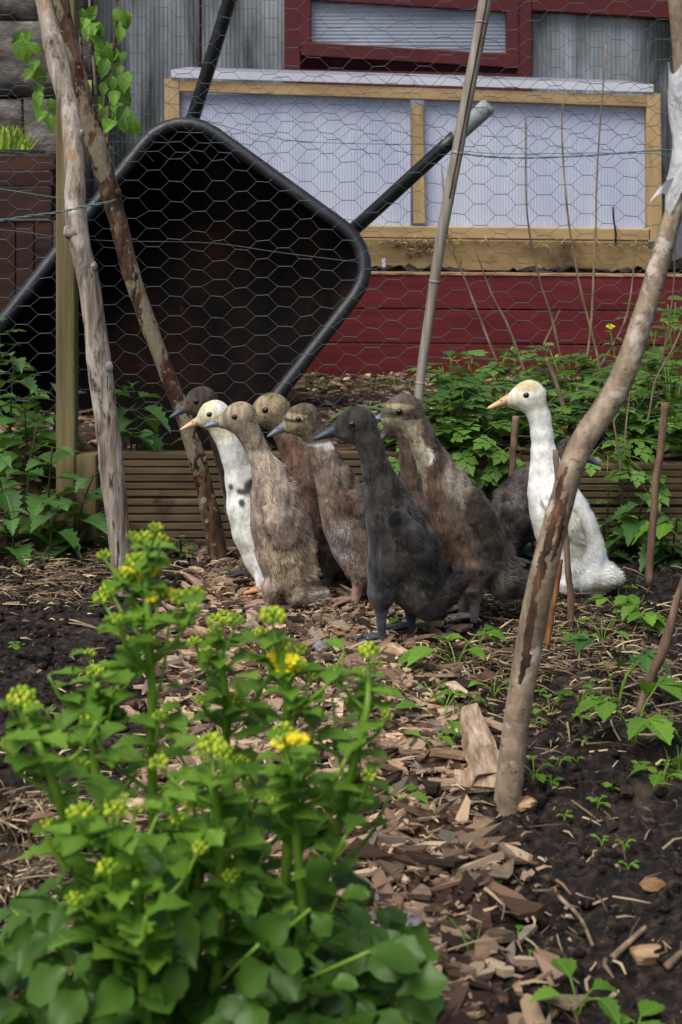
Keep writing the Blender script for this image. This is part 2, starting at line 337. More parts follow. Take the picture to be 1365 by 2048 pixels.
pv, pf = grid(np.arange(-.30, .19, .015), np.arange(1.2, 3.5, .015), lambda x, y: gh(x, y)+.005)
path = tag(put('path', pv, pf, m_mulch), kind='structure')

# chips -------------------------------------------------------------
def chip_shape(g):
    """irregular split-wood splinter, unit length along x"""
    n = g.integers(5, 8); a = np.sort(g.random(n)*2*math.pi); wd = .11+.24*g.random()**1.3; th = .03+.06*g.random()
    ring = np.stack([np.cos(a)*.5*(.8+.4*g.random(n)), np.sin(a)*wd*(.7+.6*g.random(n)), np.zeros(n)], 1)
    ring[:, 0] = np.sign(ring[:, 0])*np.minimum(np.abs(ring[:, 0])*1.3, .5)
    bend = .12*(g.random()-.5)
    top = ring+[0, 0, th]; top[:, 2] += .05*(g.random(n)-.5)+bend*ring[:, 0]**2*4; bot = ring*[.97, .94, 1]; bot[:, 2] = -th*.6+bend*ring[:, 0]**2*4
    V = np.vstack([bot, top, [[0, 0, th*1.25]]]); Fc = [tuple(range(n-1, -1, -1))]+[(i, (i+1) % n, n+(i+1) % n, n+i) for i in range(n)]+[(n+i, n+(i+1) % n, 2*n) for i in range(n)]
    return V, Fc
CHIPCOL = [1.12*lin(c) for c in ('#95795d', '#7c624e', '#ac9274', '#5c483a', '#463529', '#786c61', '#87725f', '#382a22', '#9b8069', '#bda587', '#6b5a49')]
CHIPCOL = [0.97*(.95*c_+.05*float(c_@np.array([.3, .59, .11]))*np.array([1.03, 1, .95])) for c_ in CHIPCOL]
cg = np.random.default_rng(11)
chip_protos = []
for i in range(33):
    V, Fc = chip_shape(cg); chip_protos.append((V, Fc))
chip_meshes = [mkmesh('wood_chip', V, Fc, m_chipA, np.tile(CHIPCOL[i % len(CHIPCOL)]*(.8+.4*cg.random()), (len(V), 1)), False) for i, (V, Fc) in enumerate(chip_protos)]
def rot(yaw, pit, rol):
    return np.array(Matrix.Rotation(yaw, 3, 'Z') @ Matrix.Rotation(pit, 3, 'Y') @ Matrix.Rotation(rol, 3, 'X'))
def inpath(x, y):
    return (abs(x+.06+.03*math.sin(y*5)) < .26) or (cg.random() < .06)
big = []; n_small = 0
chipV, chipC, chipF, nv = [], [], [], 0
def addchip(p, L, i, yaw, pit, rol, col):
    global nv
    V, Fc = chip_protos[i]; W = (V*L)@rot(yaw, pit, rol).T+p; chipV.append(W); chipC.append(np.tile(col, (len(V), 1))); chipF.extend([tuple(k+nv for k in f) for f in Fc]); nv += len(V)
cand = []
for k in range(5600):
    x = -.36+.60*cg.random() if cg.random() < .93 else -.9+1.8*cg.random()
    y = 1.25+2.2*cg.random()**1.0
    if not (abs(x+.06+.03*math.sin(y*5)) < .25 or (abs(x+.06) < .36 and cg.random() < .3) or cg.random() < .12): continue
    L = .015+.068*cg.random()**1.9
    if abs(x-.235) < .055 and abs(y-2.03) < .06: continue
    cand.append((L/y, x, y, L))
vis = lambda x, y: abs(x*F/y) < 690
ranked = sorted([c for c in cand if vis(c[1], c[2]) and c[1] > -.17], reverse=True)[:300]
bigset = set(ranked)
for c in cand:
    _, x, y, L = c; i = int(cg.integers(33)); yaw = cg.random()*6.283; pit = (cg.random()-.5)*.55; rol = (cg.random()-.5)*.7
    z = float(gh(x, y))+.004+.010*cg.random()
    if c in bigset:
        o = link('wood_chip', chip_meshes[i], path); M3 = Matrix(rot(yaw, pit, rol).tolist()).to_4x4(); o.matrix_local = Matrix.Translation((x, y, z+.003)) @ M3 @ Matrix.Scale(L, 4)
    else:
        addchip(np.array([x, y, z]), L, i, yaw, pit, rol, CHIPCOL[int(cg.integers(len(CHIPCOL)))]*(.65+.6*cg.random()))
o = put('wood_chip_litter', np.vstack(chipV), chipF, m_chipA, path, np.vstack(chipC), False); tag(o, 'small wood chips littering the path', kind='stuff')
chipV, chipC, chipF, nv = [], [], [], 0
for k in range(3800):
    x = -1.0+2.0*cg.random(); y = 3.3+1.6*cg.random()
    if y < 3.62 and x > -.62: continue
    L = .018+.04*cg.random()**2
    addchip(np.array([x, y, float(tz(x, y))+.006+.008*cg.random()]), L, int(cg.integers(33)), cg.random()*6.28, (cg.random()-.5)*.5, (cg.random()-.5)*.6, CHIPCOL[int(cg.integers(len(CHIPCOL)))]*(.75+.7*cg.random()))
tag(put('terrace_wood_chips', np.vstack(chipV), chipF, m_chipA, None, np.vstack(chipC), False), 'loose wood chips covering the terrace behind the low board wall', 'wood chips', kind='stuff')

# straw, soil clods ---------------------------------------------------
def strips(n, area, L0, L1, wid, cols, lift=.012, tilt=.3):
    Vs, Cs, Fs = [], [], []; q = 0
    for k in range(n):
        x, y, dens = area(); L = L0+(L1-L0)*cg.random()**1.6; a = cg.random()*6.283; z = float(gh(x, y))+.003+lift*cg.random()
        d = np.array([math.cos(a), math.sin(a), (cg.random()-.5)*tilt]); s = np.array([-math.sin(a), math.cos(a), 0])*wid*(.5+cg.random())
        p0 = np.array([x, y, z]); p1 = p0+d*L*.5+[0, 0, .004*cg.random()]+s*(cg.random()-.5)*6; p2 = p0+d*L
        Vs.append(np.array([p0-s, p0+s+[0, 0, .0015], p1-s, p1+s+[0, 0, .0015], p2-s*.6, p2+s*.6]))
        Fs += [(q, q+1, q+3, q+2), (q+2, q+3, q+5, q+4)]; q += 6
        Cs.append(np.tile(cols[int(cg.integers(len(cols)))]*(.6+.7*cg.random()), (6, 1)))
    return np.vstack(Vs), Fs, np.vstack(Cs)
STRAW = [lin(c) for c in ('#9a8767', '#7d6a50', '#b3a07c', '#5e4d3a', '#6d5d4a', '#4a3c2e')]
clumps = [((70, 1110), .13), ((150, 1150), .14), (((60, 1180)), .12), ((980, 1330), .08), ((1080, 1310), .09), ((1200, 1420), .12), ((1010, 1210), .10), ((1290, 1340), .1), ((1180, 1250), .12), ((200, 1100), .1), ((40, 1060), .12), ((60, 1640), .06), ((60, 1780), .06)]
def straw_area():
    if cg.random() < .22: return -.9+1.8*cg.random(), 1.4+2.0*cg.random(), 1
    (px, py), s = clumps[int(cg.integers(len(clumps)))]; g = gpt(px, py); return g[0]+cg.normal()*s*.7, g[1]+cg.normal()*s*.8, 1
V, Fs, C = strips(6500, straw_area, .012, .075, .0009, STRAW)
tag(put('straw_litter', V, Fs, m_straw, None, C, False), 'dry straw and grass litter strewn over the dark soil', 'straw', kind='stuff')
def path_area(): return -.06+.17*cg.normal(), 1.4+2.05*cg.random(), 1
V, Fs, C = strips(5200, path_area, .006, .034, .0014, [lin(c) for c in ('#8a745c', '#6d5644', '#a18a6e', '#4a392d', '#b8a184')], .02, .5)
tag(put('wood_splinters', V, Fs, m_straw, path, C, False), kind='stuff')
Vs, Fs, q = [], [], 0
for k in range(7000):
    x = -.85+1.75*cg.random(); y = 1.35+2.1*cg.random()
    if abs(x+.06) < .2 and cg.random() < .85: continue
    r = .0016+.013*cg.random()**3.0; V, Fc = ball((x, y, float(gh(x, y))+r*.25), r, 6, 5, (1, .9, .7)); V = V+cg.normal(size=V.shape)*r*.22
    Vs.append(V); Fs += [tuple(i+q for i in f) for f in Fc]; q += len(V)
tag(put('soil_clods', np.vstack(Vs), Fs, m_soil), 'crumbs and clods of dark soil scattered over the bed', 'soil clods', kind='stuff')

# ------------------------------------------------------------------ stone wall, shed, raised bed, cold frame
wall = thing('stone_wall', 'rough grey stone wall with pale lichen at the far left behind the planter', 'wall', (-1.3, 5.75, 0))
sy = 5.6; g = np.random.default_rng(5); z = .2; row = 0
while z < 2.3:
    hgt = [.34, .26, .40, .30, .36][row % 5]; x = -2.3+.17*(row % 3)
    while x < -.98:
        L = min(.45+.3*g.random(), -.975-x) if x+.5 < -.98 else -.975-x
        nx, nz = 7, 6; Vv = []; gx = np.linspace(0, 1, nx); gz = np.linspace(0, 1, nz)
        for b_ in gz:
            for a_ in gx:
                ed = min(a_, 1-a_, b_*.8, (1-b_)*.8); Vv.append((x+.006+a_*(L-.012), sy+.014*(g.random()-.5)-.014*min(1, ed*14)+.02*row % .03, z+.006+b_*(hgt-.012)))
        Fc = [(j*nx+i, j*nx+i+1, (j+1)*nx+i+1, (j+1)*nx+i) for j in range(nz-1) for i in range(nx-1)]
        V0 = np.array(Vv); B0 = np.array([(x+.006, sy+.25, z+.006), (x+L-.006, sy+.25, z+.006), (x+L-.006, sy+.25, z+hgt-.006), (x+.006, sy+.25, z+hgt-.006)]); k0 = len(V0)
        per = list(range(nx))+[j*nx+nx-1 for j in range(1, nz)]+[(nz-1)*nx+i for i in range(nx-2, -1, -1)]+[j*nx for j in range(nz-2, 0, -1)]
        mbs = MB(); mbs.add(np.vstack([V0, B0]), Fc+[(k0+3, k0+2, k0+1, k0)]+[(k0, k0+1)+tuple(per[i] for i in range(nx-1, -1, -1)), (k0+1, k0+2)+tuple((j*nx+nx-1) for j in range(nz-1, -1, -1)), (k0+2, k0+3)+tuple((nz-1)*nx+i for i in range(nx)), (k0+3, k0)+tuple(j*nx for j in range(nz))])
        mbs.build('stone', m_stone, wall); x += L
    z += hgt; row += 1
V, Fc = bar((-2.3, sy+.16, 1.2), (-.985, sy+.16, 1.2), (0, 1, 0), .1, (0, 0, 1), 1.05); put('mortar', V, Fc, m_stone, wall, None, False)

SY = 5.75
shed = thing('garden_shed', 'red framed shed clad in clear corrugated plastic sheets behind the cold frame', 'shed', (.1, SY, .2))
def sx(px, Y=SY): return (px-CX)*Y/F
def szz(py, Y=SY): return CZ-(py-HZ)*Y/F
def ribbed(x0, x1, z0, z1, y, pitch, depth, vertical=True, skew=0):
    a0, a1 = (x0, x1) if vertical else (z0, z1); n = max(2, int(round((a1-a0)/pitch))); prof = []
    for i in range(n):
        for f_, d_ in ((0, 0), (.28, 0), (.40, -depth), (.60, -depth), (.72, 0)): prof.append((a0+(i+f_)*pitch, y+d_))
    prof.append((min(a0+n*pitch, a1), y)); m = len(prof); V = []
    for e in (0, 1):
        for p, d in prof: V.append((p, d, z0+(z1-z0)*e) if vertical else (x0+(x1-x0)*e, d, p))
    for e in (0, 1):
        for p, d in prof: V.append((p, d+.004, z0+(z1-z0)*e) if vertical else (x0+(x1-x0)*e, d+.004, p))
    Fc = []
    for i in range(m-1):
        Fc += [(i, i+1, m+i+1, m+i), (2*m+i+1, 2*m+i, 3*m+i, 3*m+i+1)]
    return np.array(V), Fc
def sheet(name, x0, x1, z0, z1, m, parent, vertical=True, pitch=.017, depth=.004, y=SY):
    V, Fc = ribbed(x0, x1, z0, z1, y, pitch, depth, vertical); return put(name, V, Fc, m, parent, None, False)
ZT = szz(-340)
sheet('corrugated_sheet', sx(150), sx(402), .25, ZT, m_shed, shed); sheet('corrugated_sheet', sx(404), sx(576), .25, ZT, m_shed, shed, y=SY+.006)
sheet('corrugated_sheet', sx(1054), sx(1336), .25, szz(15), m_shed, shed); sheet('corrugated_sheet', sx(1338), sx(1700), .25, ZT, m_shed, shed, y=SY+.006)
def rbar(name, x0, z0, x1, z1, hw, y, hd, m=m_redframe, parent=shed):
    a = np.array([x0, y, z0]); b = np.array([x1, y, z1]); t_ = (b-a)/np.linalg.norm(b-a); u = np.array([-t_[2], 0, t_[0]])
    V, Fc = bar(a, b, u, hw, (0, 1, 0), hd, .12); return put(name, V, Fc, m, parent, None, False)
rbar('frame_post', sx(586), .25, sx(586), ZT, .032, SY-.02, .03); rbar('frame_post', sx(1046), .25, sx(1046), ZT, .03, SY-.02, .03)
rbar('frame_beam', sx(1062), szz(6), sx(1700), szz(44), .036, SY-.022, .03)
rbar('frame_beam', sx(602), szz(168), sx(1030), szz(176), .055, SY-.018, .026)
rbar('frame_beam', sx(602), szz(-60), sx(1030), szz(-35), .06, SY-.018, .026)
win = link('window', mkmesh('window', *[np.asarray(q) if i == 0 else q for i, q in enumerate(bar(P(603, 99, SY-.03)-ORG[shed.name], P(1036, 124, SY-.03)-ORG[shed.name], (0, 0, 1), .028, (0, 1, 0), .03, .15))], m_redframe, None, False), shed); ORG[win.name] = ORG[shed.name]
def winbar(a, b, hw):
    a = P(*a, SY-.03); b = P(*b, SY-.03); t_ = (b-a)/np.linalg.norm(b-a); u = np.cross(t_, (0, 1, 0)); V, Fc = bar(a, b, u, hw, (0, 1, 0), .029, .15); put('window_frame', V, Fc, m_redframe, win, None, False)
winbar((603, -12), (1036, 14), .026); winbar((610, -2), (610, 92), .026); winbar((1024, 22), (1024, 116), .024)
V, Fc = ribbed(sx(618), sx(1016), szz(116), szz(-2), SY-.016, .0145, .003, False); put('window_pane', V, Fc, m_shedwin, win, None, False)
# dark interior wall so the sheets read as an enclosed shed
V, Fc = bar((sx(150), SY+1.3, .25), (sx(1700), SY+1.3, .25), (0, 0, -1), .0, (0, 1, 0), .02); 
V, Fc = box8(np.array([(sx(150), SY+1.3, .2), (sx(1700), SY+1.3, .2), (sx(1700), SY+1.36, .2), (sx(150), SY+1.36, .2), (sx(150), SY+1.3, ZT), (sx(1700), SY+1.3, ZT), (sx(1700), SY+1.36, ZT), (sx(150), SY+1.36, ZT)])); put('back_wall', V, Fc, m_redframe, shed, None, False)
V, Fc = box8(np.array([(sx(150), SY-.05, ZT+.004), (sx(1700), SY-.05, ZT+.004), (sx(1700), SY+1.4, ZT+.12), (sx(150), SY+1.4, ZT+.12), (sx(150), SY-.05, ZT+.03), (sx(1700), SY-.05, ZT+.03), (sx(1700), SY+1.4, ZT+.15), (sx(150), SY+1.4, ZT+.15)])); put('roof', V, Fc, m_shed, shed, None, False)

BY = 4.83
bed = thing('raised_bed', 'long raised bed of dark red painted planks beneath the cold frame', 'raised bed', P(900, 754, BY))
slope = .0085
def redboard(y0, y1):
    a = P(150, (y0+y1)/2-.0085*500, BY+.012); b = P(1500, (y0+y1)/2+.0085*800, BY+.012); hw = (y1-y0)/2*BY/F
    V, Fc = bar(a, b, (0, 0, 1), hw, (0, 1, 0), .014, .1); put('plank', V, Fc, m_redpaint, bed, None, False)
redboard(548, 614.5); redboard(617.5, 683); redboard(686, 756)
V, Fc = bar(P(150, 540.5, BY+.02), P(1500, 552, BY+.02), (0, 0, 1), .004, (0, 1, 0), .026, .1); put('cap_strip', V, Fc, m_lump, bed, None, False)
for xx in (150, 1500):
    c = P(xx, 651+(xx-682)*.0085, BY); V, Fc = bar(c+[0, .03, 0], c+[0, .72, 0], (0, 0, 1), .17, (1, 0, 0), .014); put('plank', V, Fc, m_redpaint, bed, None, False)
sv, sf = grid(np.linspace(sx(150, BY)+.02, sx(1500, BY)-.02, 160), np.linspace(BY+.03, BY+.72, 22), lambda x, y: (CZ-(545+x/BY*F*.0085-HZ)*BY/F)+.010+.034*fbm(x*26, y*26, 4, 2)); put('bed_soil', sv, sf, m_soil, bed)

CY = 4.93
cf = thing('cold_frame', 'pine cold frame glazed with pale twin-wall plastic standing on the red raised bed', 'cold frame', P(820, 540, CY))
def cbar(name, a, b, hw, m, dy=0, hd=.022):
    a = P(*a, CY+dy); b = P(*b, CY+dy); t_ = (b-a)/np.linalg.norm(b-a); u = np.cross(t_, (0, 1, 0)); V, Fc = bar(a, b, u, hw, (0, 1, 0), hd, .12); return put(name, V, Fc, m, cf, None, False)
cbar('top_rail', (361, 172), (1292, 203), .0195, m_pine)
cbar('bottom_rail', (361, 459), (1298, 469), .0195, m_pine)
cbar('upright', (345, 158), (350, 480), .0255, m_pineV); cbar('upright', (835, 208), (839.5, 446), .0195, m_pineV, .004, .02); cbar('upright', (1305, 187), (1309, 482), .0245, m_pineV)
cbar('base_beam', (340, 502), (1293, 514), .053, m_sleeper, .004, .03); cbar('base_block', (1306, 497), (1306, 540), .021, m_sleeper, .0, .03)
for (xa, xb, xc, xd) in ((360, 823, 828, 362), (848, 1292, 1296, 852)):
    x0 = sx(xa, CY+.014); x1 = sx(xb, CY+.014); V, Fc = ribbed(x0, x1, szz(462, CY), szz(188, CY), CY+.016, .0105, .0018, True); put('glazing_panel', V, Fc, m_poly, cf, None, False)
DEP = .55
def lidc(px, py, dy, dz): return P(px, py, CY)+np.array([0, dy, dz])
for a, b in ((345, 827), (831, 1304)):
    ya = 150+(a-345)*.0305; yb = 150+(b-345)*.0305
    c0 = lidc(a, ya, -.03, -.010); c1 = lidc(b, yb, -.03, -.010); c2 = c1+[0, DEP, .05]; c3 = c0+[0, DEP, .05]; tt = np.array([0, 0, .026])
    V, Fc = box8(np.array([c0, c1, c2, c3, c0+tt, c1+tt, c2+tt, c3+tt])); put('lid_panel', V, Fc, m_polylid, cf, None, False)
for xx in (352, 1303):
    a = P(xx, 185+(xx-345)*.03, CY)+[0, .025, 0]; b = a+[0, DEP-.06, .045]; V, Fc = bar(a, b, (0, 0, 1), .02, (1, 0, 0), .02, .1); put('side_rail', V, Fc, m_pine, cf, None, False)
    c = P(xx+4, 330, CY)+[0, .03, 0]; V, Fc = bar(c, c+[0, DEP-.07, 0], (0, 0, 1), .23, (1, 0, 0), .006); put('side_panel', V, Fc, m_poly, cf, None, False)
for xx in (345, 1312):
    a = P(xx, 150+(xx-345)*.03, CY)+[0, DEP-.03, 0]; b = P(xx, 520, CY)+[0, DEP-.03, 0]; V, Fc = bar(b, a, (1, 0, 0), .022, (0, 1, 0), .022, .1); put('upright', V, Fc, m_pineV, cf, None, False)
c = P(830, 330, CY)+[0, DEP, 0]; V, Fc = bar(P(362, 320, CY)+[0, DEP, 0], P(1296, 345, CY)+[0, DEP, 0], (0, 0, 1), .26, (0, 1, 0), .006); put('back_panel', V, Fc, m_poly, cf, None, False)
# bits on the bed
t_ = thing('plant_marker', 'small white plastic plant marker stuck in the bed soil left of the cane', 'plant marker', P(768, 540, BY+.05))
V, Fc = bar(P(768, 542, BY+.05), P(768, 517, BY+.05), (1, 0, 0), .006, (0, 1, 0), .001); put('marker_strip', V, Fc, m_plastic, t_, None, False)
V, Fc = tube(catmull([P(1231, 488, CY-.03), P(1232, 466, CY-.032), P(1228, 440, CY-.036), P(1227, 414, CY-.03)], 8), .0035, 6); tag(put('hook_strap', V, Fc, m_pipe), 'short black strap hanging on the cold frame bottom rail near its right end', 'strap')

mb = MB(); g = np.random.default_rng(44)
for k in range(150):
    px = 790+90*g.random() if k < 90 else 700+590*g.random(); p = P(px, 483+(px-682)*.01+(26*g.random()**2 if k < 90 else 3), CY-.034-.012*g.random()); d = g.normal(size=3)*np.array([1, .3, .7]); d /= np.linalg.norm(d); mb.add(*tube(np.array([p, p+d*.012+[0, 0, .003], p+d*(.015+.02*g.random())]), .0011, 4), lin(('#a08a62', '#6d573c', '#3a2c20', '#c2ad86')[k % 4]))
o = mb.build('dry_grass_debris', m_straw, None, True, True); tag(o, 'dry grass and dirt caught on the cold frame base beam', 'debris', kind='stuff')
t_ = thing('hose', 'short end of blue hose lying under the red planks', 'hose', P(715, 772, 4.78)); put('hose_tube', *tube(catmull([P(690, 764, 4.78), P(705, 769, 4.74), P(722, 774, 4.72), P(760, 779, 4.70), P(800, 777, 4.7)], 12), .006, 7), plain('blue_hose', '#3d5f86', .5), t_)
# planter at the left --------------------------------------------------
PY = 4.55
pl = thing('wooden_planter', 'dark brown timber planter box below the stone wall at the left edge', 'planter', P(20, 760, PY))
for (y0, y1, dx) in ((311, 341, 110), (343, 372, 107), (374, 437, 104)):
    V, Fc = bar(P(-160, (y0+y1)/2, PY), P(dx, (y0+y1)/2, PY), (0, 0, 1), (y1-y0)/2*PY/F, (0, 1, 0), .015, .15); put('board', V, Fc, m_planter, pl, None, False)
for i in range(7):
    x0 = -150+i*37; V, Fc = bar(P(x0+17, 441, PY+.01), P(x0+17, 790, PY+.01), (1, 0, 0), 17.5*PY/F, (0, 1, 0), .012, .15); put('board', V, Fc, m_planter, pl, None, False)
V, Fc = bar(P(104, 374, PY)+[0, .02, 0], P(104, 374, PY)+[0, .4, 0], (0, 0, 1), .105, (1, 0, 0), .012); put('board', V, Fc, m_planter, pl, None, False)
V, Fc = bar(P(-160, 303, PY)+[0, .004, 0], P(88, 303, PY)+[0, .004, 0], (0, 0, 1), .006, (0, 1, 0), .02, .2); put('liner', V, Fc, m_liner, pl, None, False)
sv, sf = grid(np.linspace(P(-160, 0, PY)[0], P(100, 0, PY)[0], 20), np.linspace(PY+.02, PY+.38, 12), lambda x, y: P(0, 312, PY)[2]+.01*fbm(x*30, y*30, 2)); put('planter_soil', sv, sf, m_soil, pl)

# ------------------------------------------------------------------ low deck-board wall, fence
DY = 3.53
dk = thing('board_edging', 'low edging wall of two grooved decking boards in front of the terrace', 'edging', P(700, 1090, DY))
def deckboard(x0, x1, y0, y1):
    """ribbed board: profile swept along x"""
    za, zb = P(0, y0, DY)[2], P(0, y1, DY)[2]; n = 6; prof = []; hh = (za-zb)
    for i in range(n):
        for f_, d_ in ((.08, 0), (.70, 0), (.78, .006), (.99, .006)): prof.append((za-(i+f_)/n*hh, DY-.0+d_))
    prof = [(za, DY+.003)]+prof+[(zb, DY+.004), (zb, DY+.03), (za, DY+.03)]; m = len(prof)
    xa, xb = P(x0, 0, DY)[0], P(x1, 0, DY)[0]; V = [(xa, d, z) for z, d in prof]+[(xb, d, z) for z, d in prof]
    Fc = [(i, (i+1) % m, m+(i+1) % m, m+i)[::-1] for i in range(m)]+[tuple(range(m)), tuple(range(2*m-1, m-1, -1))]
    return put('decking_board', V, Fc, m_deck, dk, None, False)
deckboard(190, 975, 906, 996); deckboard(190, 975, 998, 1095); deckboard(978, 1560, 928, 1012); deckboard(978, 1560, 1016, 1096)
V, Fc = bar(P(173, 907, DY-.024), P(173, 1075, DY-.024), (1, 0, 0), .0275, (0, 1, 0), .024, .1); put('stake', V, Fc, m_post, dk, None, False)
fence = thing('wire_fence', 'galvanised chicken wire fence strung behind the ducks and in front of the wheelbarrow', 'fence', (0, 3.58, .23))
V, Fc = bar(P(135, 1062, 3.50), P(135.5, -160, 3.50), (1, 0, 0), .0232, (0, 1, 0), .0235, .15); put('fence_post', V, Fc, m_post, fence, None, False)
def netting(z0, z1, y, seed, colp=.0535, hh=.0475, x0=-1.05, x1=1.05, sag=.006):
    Vs, Fs, q = [], [], 0; a = colp*.27; b = colp*.73       # half flat edge and slant run
    nc = int((x1-x0)/colp)+1; nr = int((z1-z0)/hh)+1
    def D(x, z):
        u, v = np.array([x]), np.array([z])
        wv = .6+1.2*sstep(.95, 1.1, v)[0]*sstep(1.25, 1.1, v)[0]
        return np.array([x+wv*.014*fbm(u*4, v*4, 2, seed)[0]+.009*fbm(u*17, v*17, 2, seed+3)[0], y+.02*fbm(u*2.2, v*2.2, 2, seed+5)[0]+.004*fbm(u*15, v*15, 2, seed+8)[0],
                         z+wv*.018*fbm(u*3.1, v*3.1, 2, seed+11)[0]+.010*fbm(u*15, v*15, 2, seed+13)[0]-sag*math.sin(u[0]*2.1)])
    for c in range(nc):
        for r in range(nr):
            cx = x0+c*colp; cz = z0+r*hh+(hh/2 if c % 2 else 0)
            hr = a+b/1.0*.5+.0
            pts = [(cx+colp*.5+a*.35, cz), (cx+a, cz+hh/2), (cx-a, cz+hh/2), (cx-colp*.5-a*.35, cz)]
            # neighbours share nodes: right node of column c equals left-edge end of column c+1
            pts[0] = (cx+colp-a, cz); pts[3] = (cx-colp+a, cz)
            W = [D(*p_) for p_ in pts]
            for i in range(3):
                tw = i == 1; r_ = .00088 if tw else .00054
                V, Fc = tube(np.array([W[i], W[i+1]]), r_, 4, caps=False); Vs.append(V); Fs += [tuple(k+q for k in f) for f in Fc]; q += len(V)
    return np.vstack(Vs), Fs
V, Fs = netting(.24, 1.12, 3.575, 31); put('wire_netting', V, Fs, m_wire, fence)
V, Fs = netting(.93, 1.50, 3.592, 77, .0545, .0475); put('wire_netting', V, Fs, m_wire, fence)
def wireline(pts, Y, r=.0011, m=m_gwire, twist=False, n=40):
    p = catmull([P(a, b, Y+(c_[0] if c_ else 0)) for a, b, *c_ in pts], n)
    mb = MB()
    if twist:
        ph = np.arange(n)*1.1
        for s_ in (0, math.pi): mb.add(*tube(p+np.stack([0*ph, .0018*np.cos(ph+s_), .0018*np.sin(ph+s_)], 1), r, 5))
    else: mb.add(*tube(p, r, 5))
    return mb.build('line_wire', m, fence)
wireline([(905, 303), (960, 312), (1050, 316), (1180, 311), (1330, 300), (1480, 296)], 3.50, .0011, m_gwire, True)
wireline([(905, 300), (1010, 308), (1200, 306), (1420, 310)], 3.52, .0009)
wireline([(-60, 448), (0, 441), (60, 432), (120, 424), (170, 413), (215, 405), (232, 400)], 3.02, .0013, m_gwire, True)
wireline([(-60, 371), (0, 378), (110, 395), (172, 404)], 3.05, .0011, m_gwire)
wireline([(-60, 455), (40, 463), (115, 474), (230, 482), (420, 486), (560, 505), (720, 525)], 3.57, .0009, m_wire)
wireline([(360, 228), (520, 270), (640, 285), (900, 290)], 3.57, .0008, m_wire)

# ------------------------------------------------------------------ wheelbarrow
wb = thing('wheelbarrow', 'black rusty wheelbarrow tipped up on its nose behind the chicken wire', 'wheelbarrow', P(250, 860, 3.95))
Cn = P(347, 590, 4.02)                                  # centre of the tray opening
ex = P(774, 514, 4.12)-P(350, 206, 4.2); wid = np.linalg.norm(ex); ex /= wid           # along the handle-end edge
ey0 = P(-105, 856, 3.88)-P(350, 206, 4.2); leng = np.linalg.norm(ey0); ey = ey0-ex*np.dot(ex, ey0); ey /= np.linalg.norm(ey)
ez = np.cross(ex, ey); ez = ez if ez[1] > 0 else -ez     # away from the camera
O = P(350, 206, 4.2)
def rrect(hx, hy, rad, n=6):
    out = []
    for cx_, cy_, a0 in ((hx-rad, hy-rad, 0), (-hx+rad, hy-rad, 90), (-hx+rad, -hy+rad, 180), (hx-rad, -hy+rad, 270)):
        for k in range(n+1):
            a = math.radians(a0+90*k/n); out.append((cx_+rad*math.cos(a), cy_+rad*math.sin(a)))
    return np.array(out)
hx, hy = wid/2+.012, leng/2+.012; cen = O+ex*wid/2+ey*leng/2
def ringpts(hx_, hy_, rad, dz, taper=0, off=0):
    p = rrect(hx_, hy_, rad); k = 1-taper*(p[:, 1]/hy_*.5+.5)
    return cen+np.outer(p[:, 0]*k, ex)+np.outer(p[:, 1]+off, ey)+np.outer(np.full(len(p), dz), ez)
prof = [(hx-.030, hy-.030, .135, .012), (hx-.04, hy-.04, .135, .03), (hx-.085, hy-.14, .14, .17), (hx-.13, hy-.2, .12, .235), (hx-.17, hy-.24, .10, .25)]
rings = [ringpts(*p, taper=.06) for p in prof]; m = len(rings[0])
V = np.vstack(rings+[rings[-1].mean(0)[None]]); Fc = [(j*m+i, j*m+(i+1) % m, (j+1)*m+(i+1) % m, (j+1)*m+i) for j in range(len(rings)-1) for i in range(m)]+[((len(rings)-1)*m+i, (len(rings)-1)*m+(i+1) % m, len(rings)*m) for i in range(m)]
put('tray', V, Fc, m_trayin, wb)
prof2 = [(a+.004, b+.004, r_, d+.004) for a, b, r_, d in prof]; rings = [ringpts(*p, taper=.06) for p in prof2]
V = np.vstack(rings+[rings[-1].mean(0)[None]+ez*.004]); Fc = [f[::-1] for f in Fc]; put('tray_outside', V, Fc, m_trayrim, wb)
rp = ringpts(hx-.016, hy-.016, .145, .0, taper=.06); rp = np.vstack([rp, rp[:2]]); V, Fc = tube(rp, .0205, 10, caps=False); put('tray_rim', V, Fc, m_trayrim, wb)
def handle(a, b, c):
    pts = catmull([a, b, c], 14); V, Fc = tube(pts, .0205, 12); return put('handle', V, Fc, m_pipe, wb)
h1 = handle(P(378, 262, 4.28), P(398, 200, 4.26), P(478, -60, 4.2))
h2 = handle(P(690, 474, 4.25), P(740, 430, 4.22), P(912, 273, 4.12))
V, Fc = tube(np.array([P(893, 290, 4.14), P(899, 284, 4.14), P(905, 279, 4.135), P(940, 247, 4.115), P(974, 215, 4.10), P(979, 210, 4.10)]), [.027, .027, .0225, .024, .0255, .021], 10); put('grip', V, Fc, m_grip, wb)

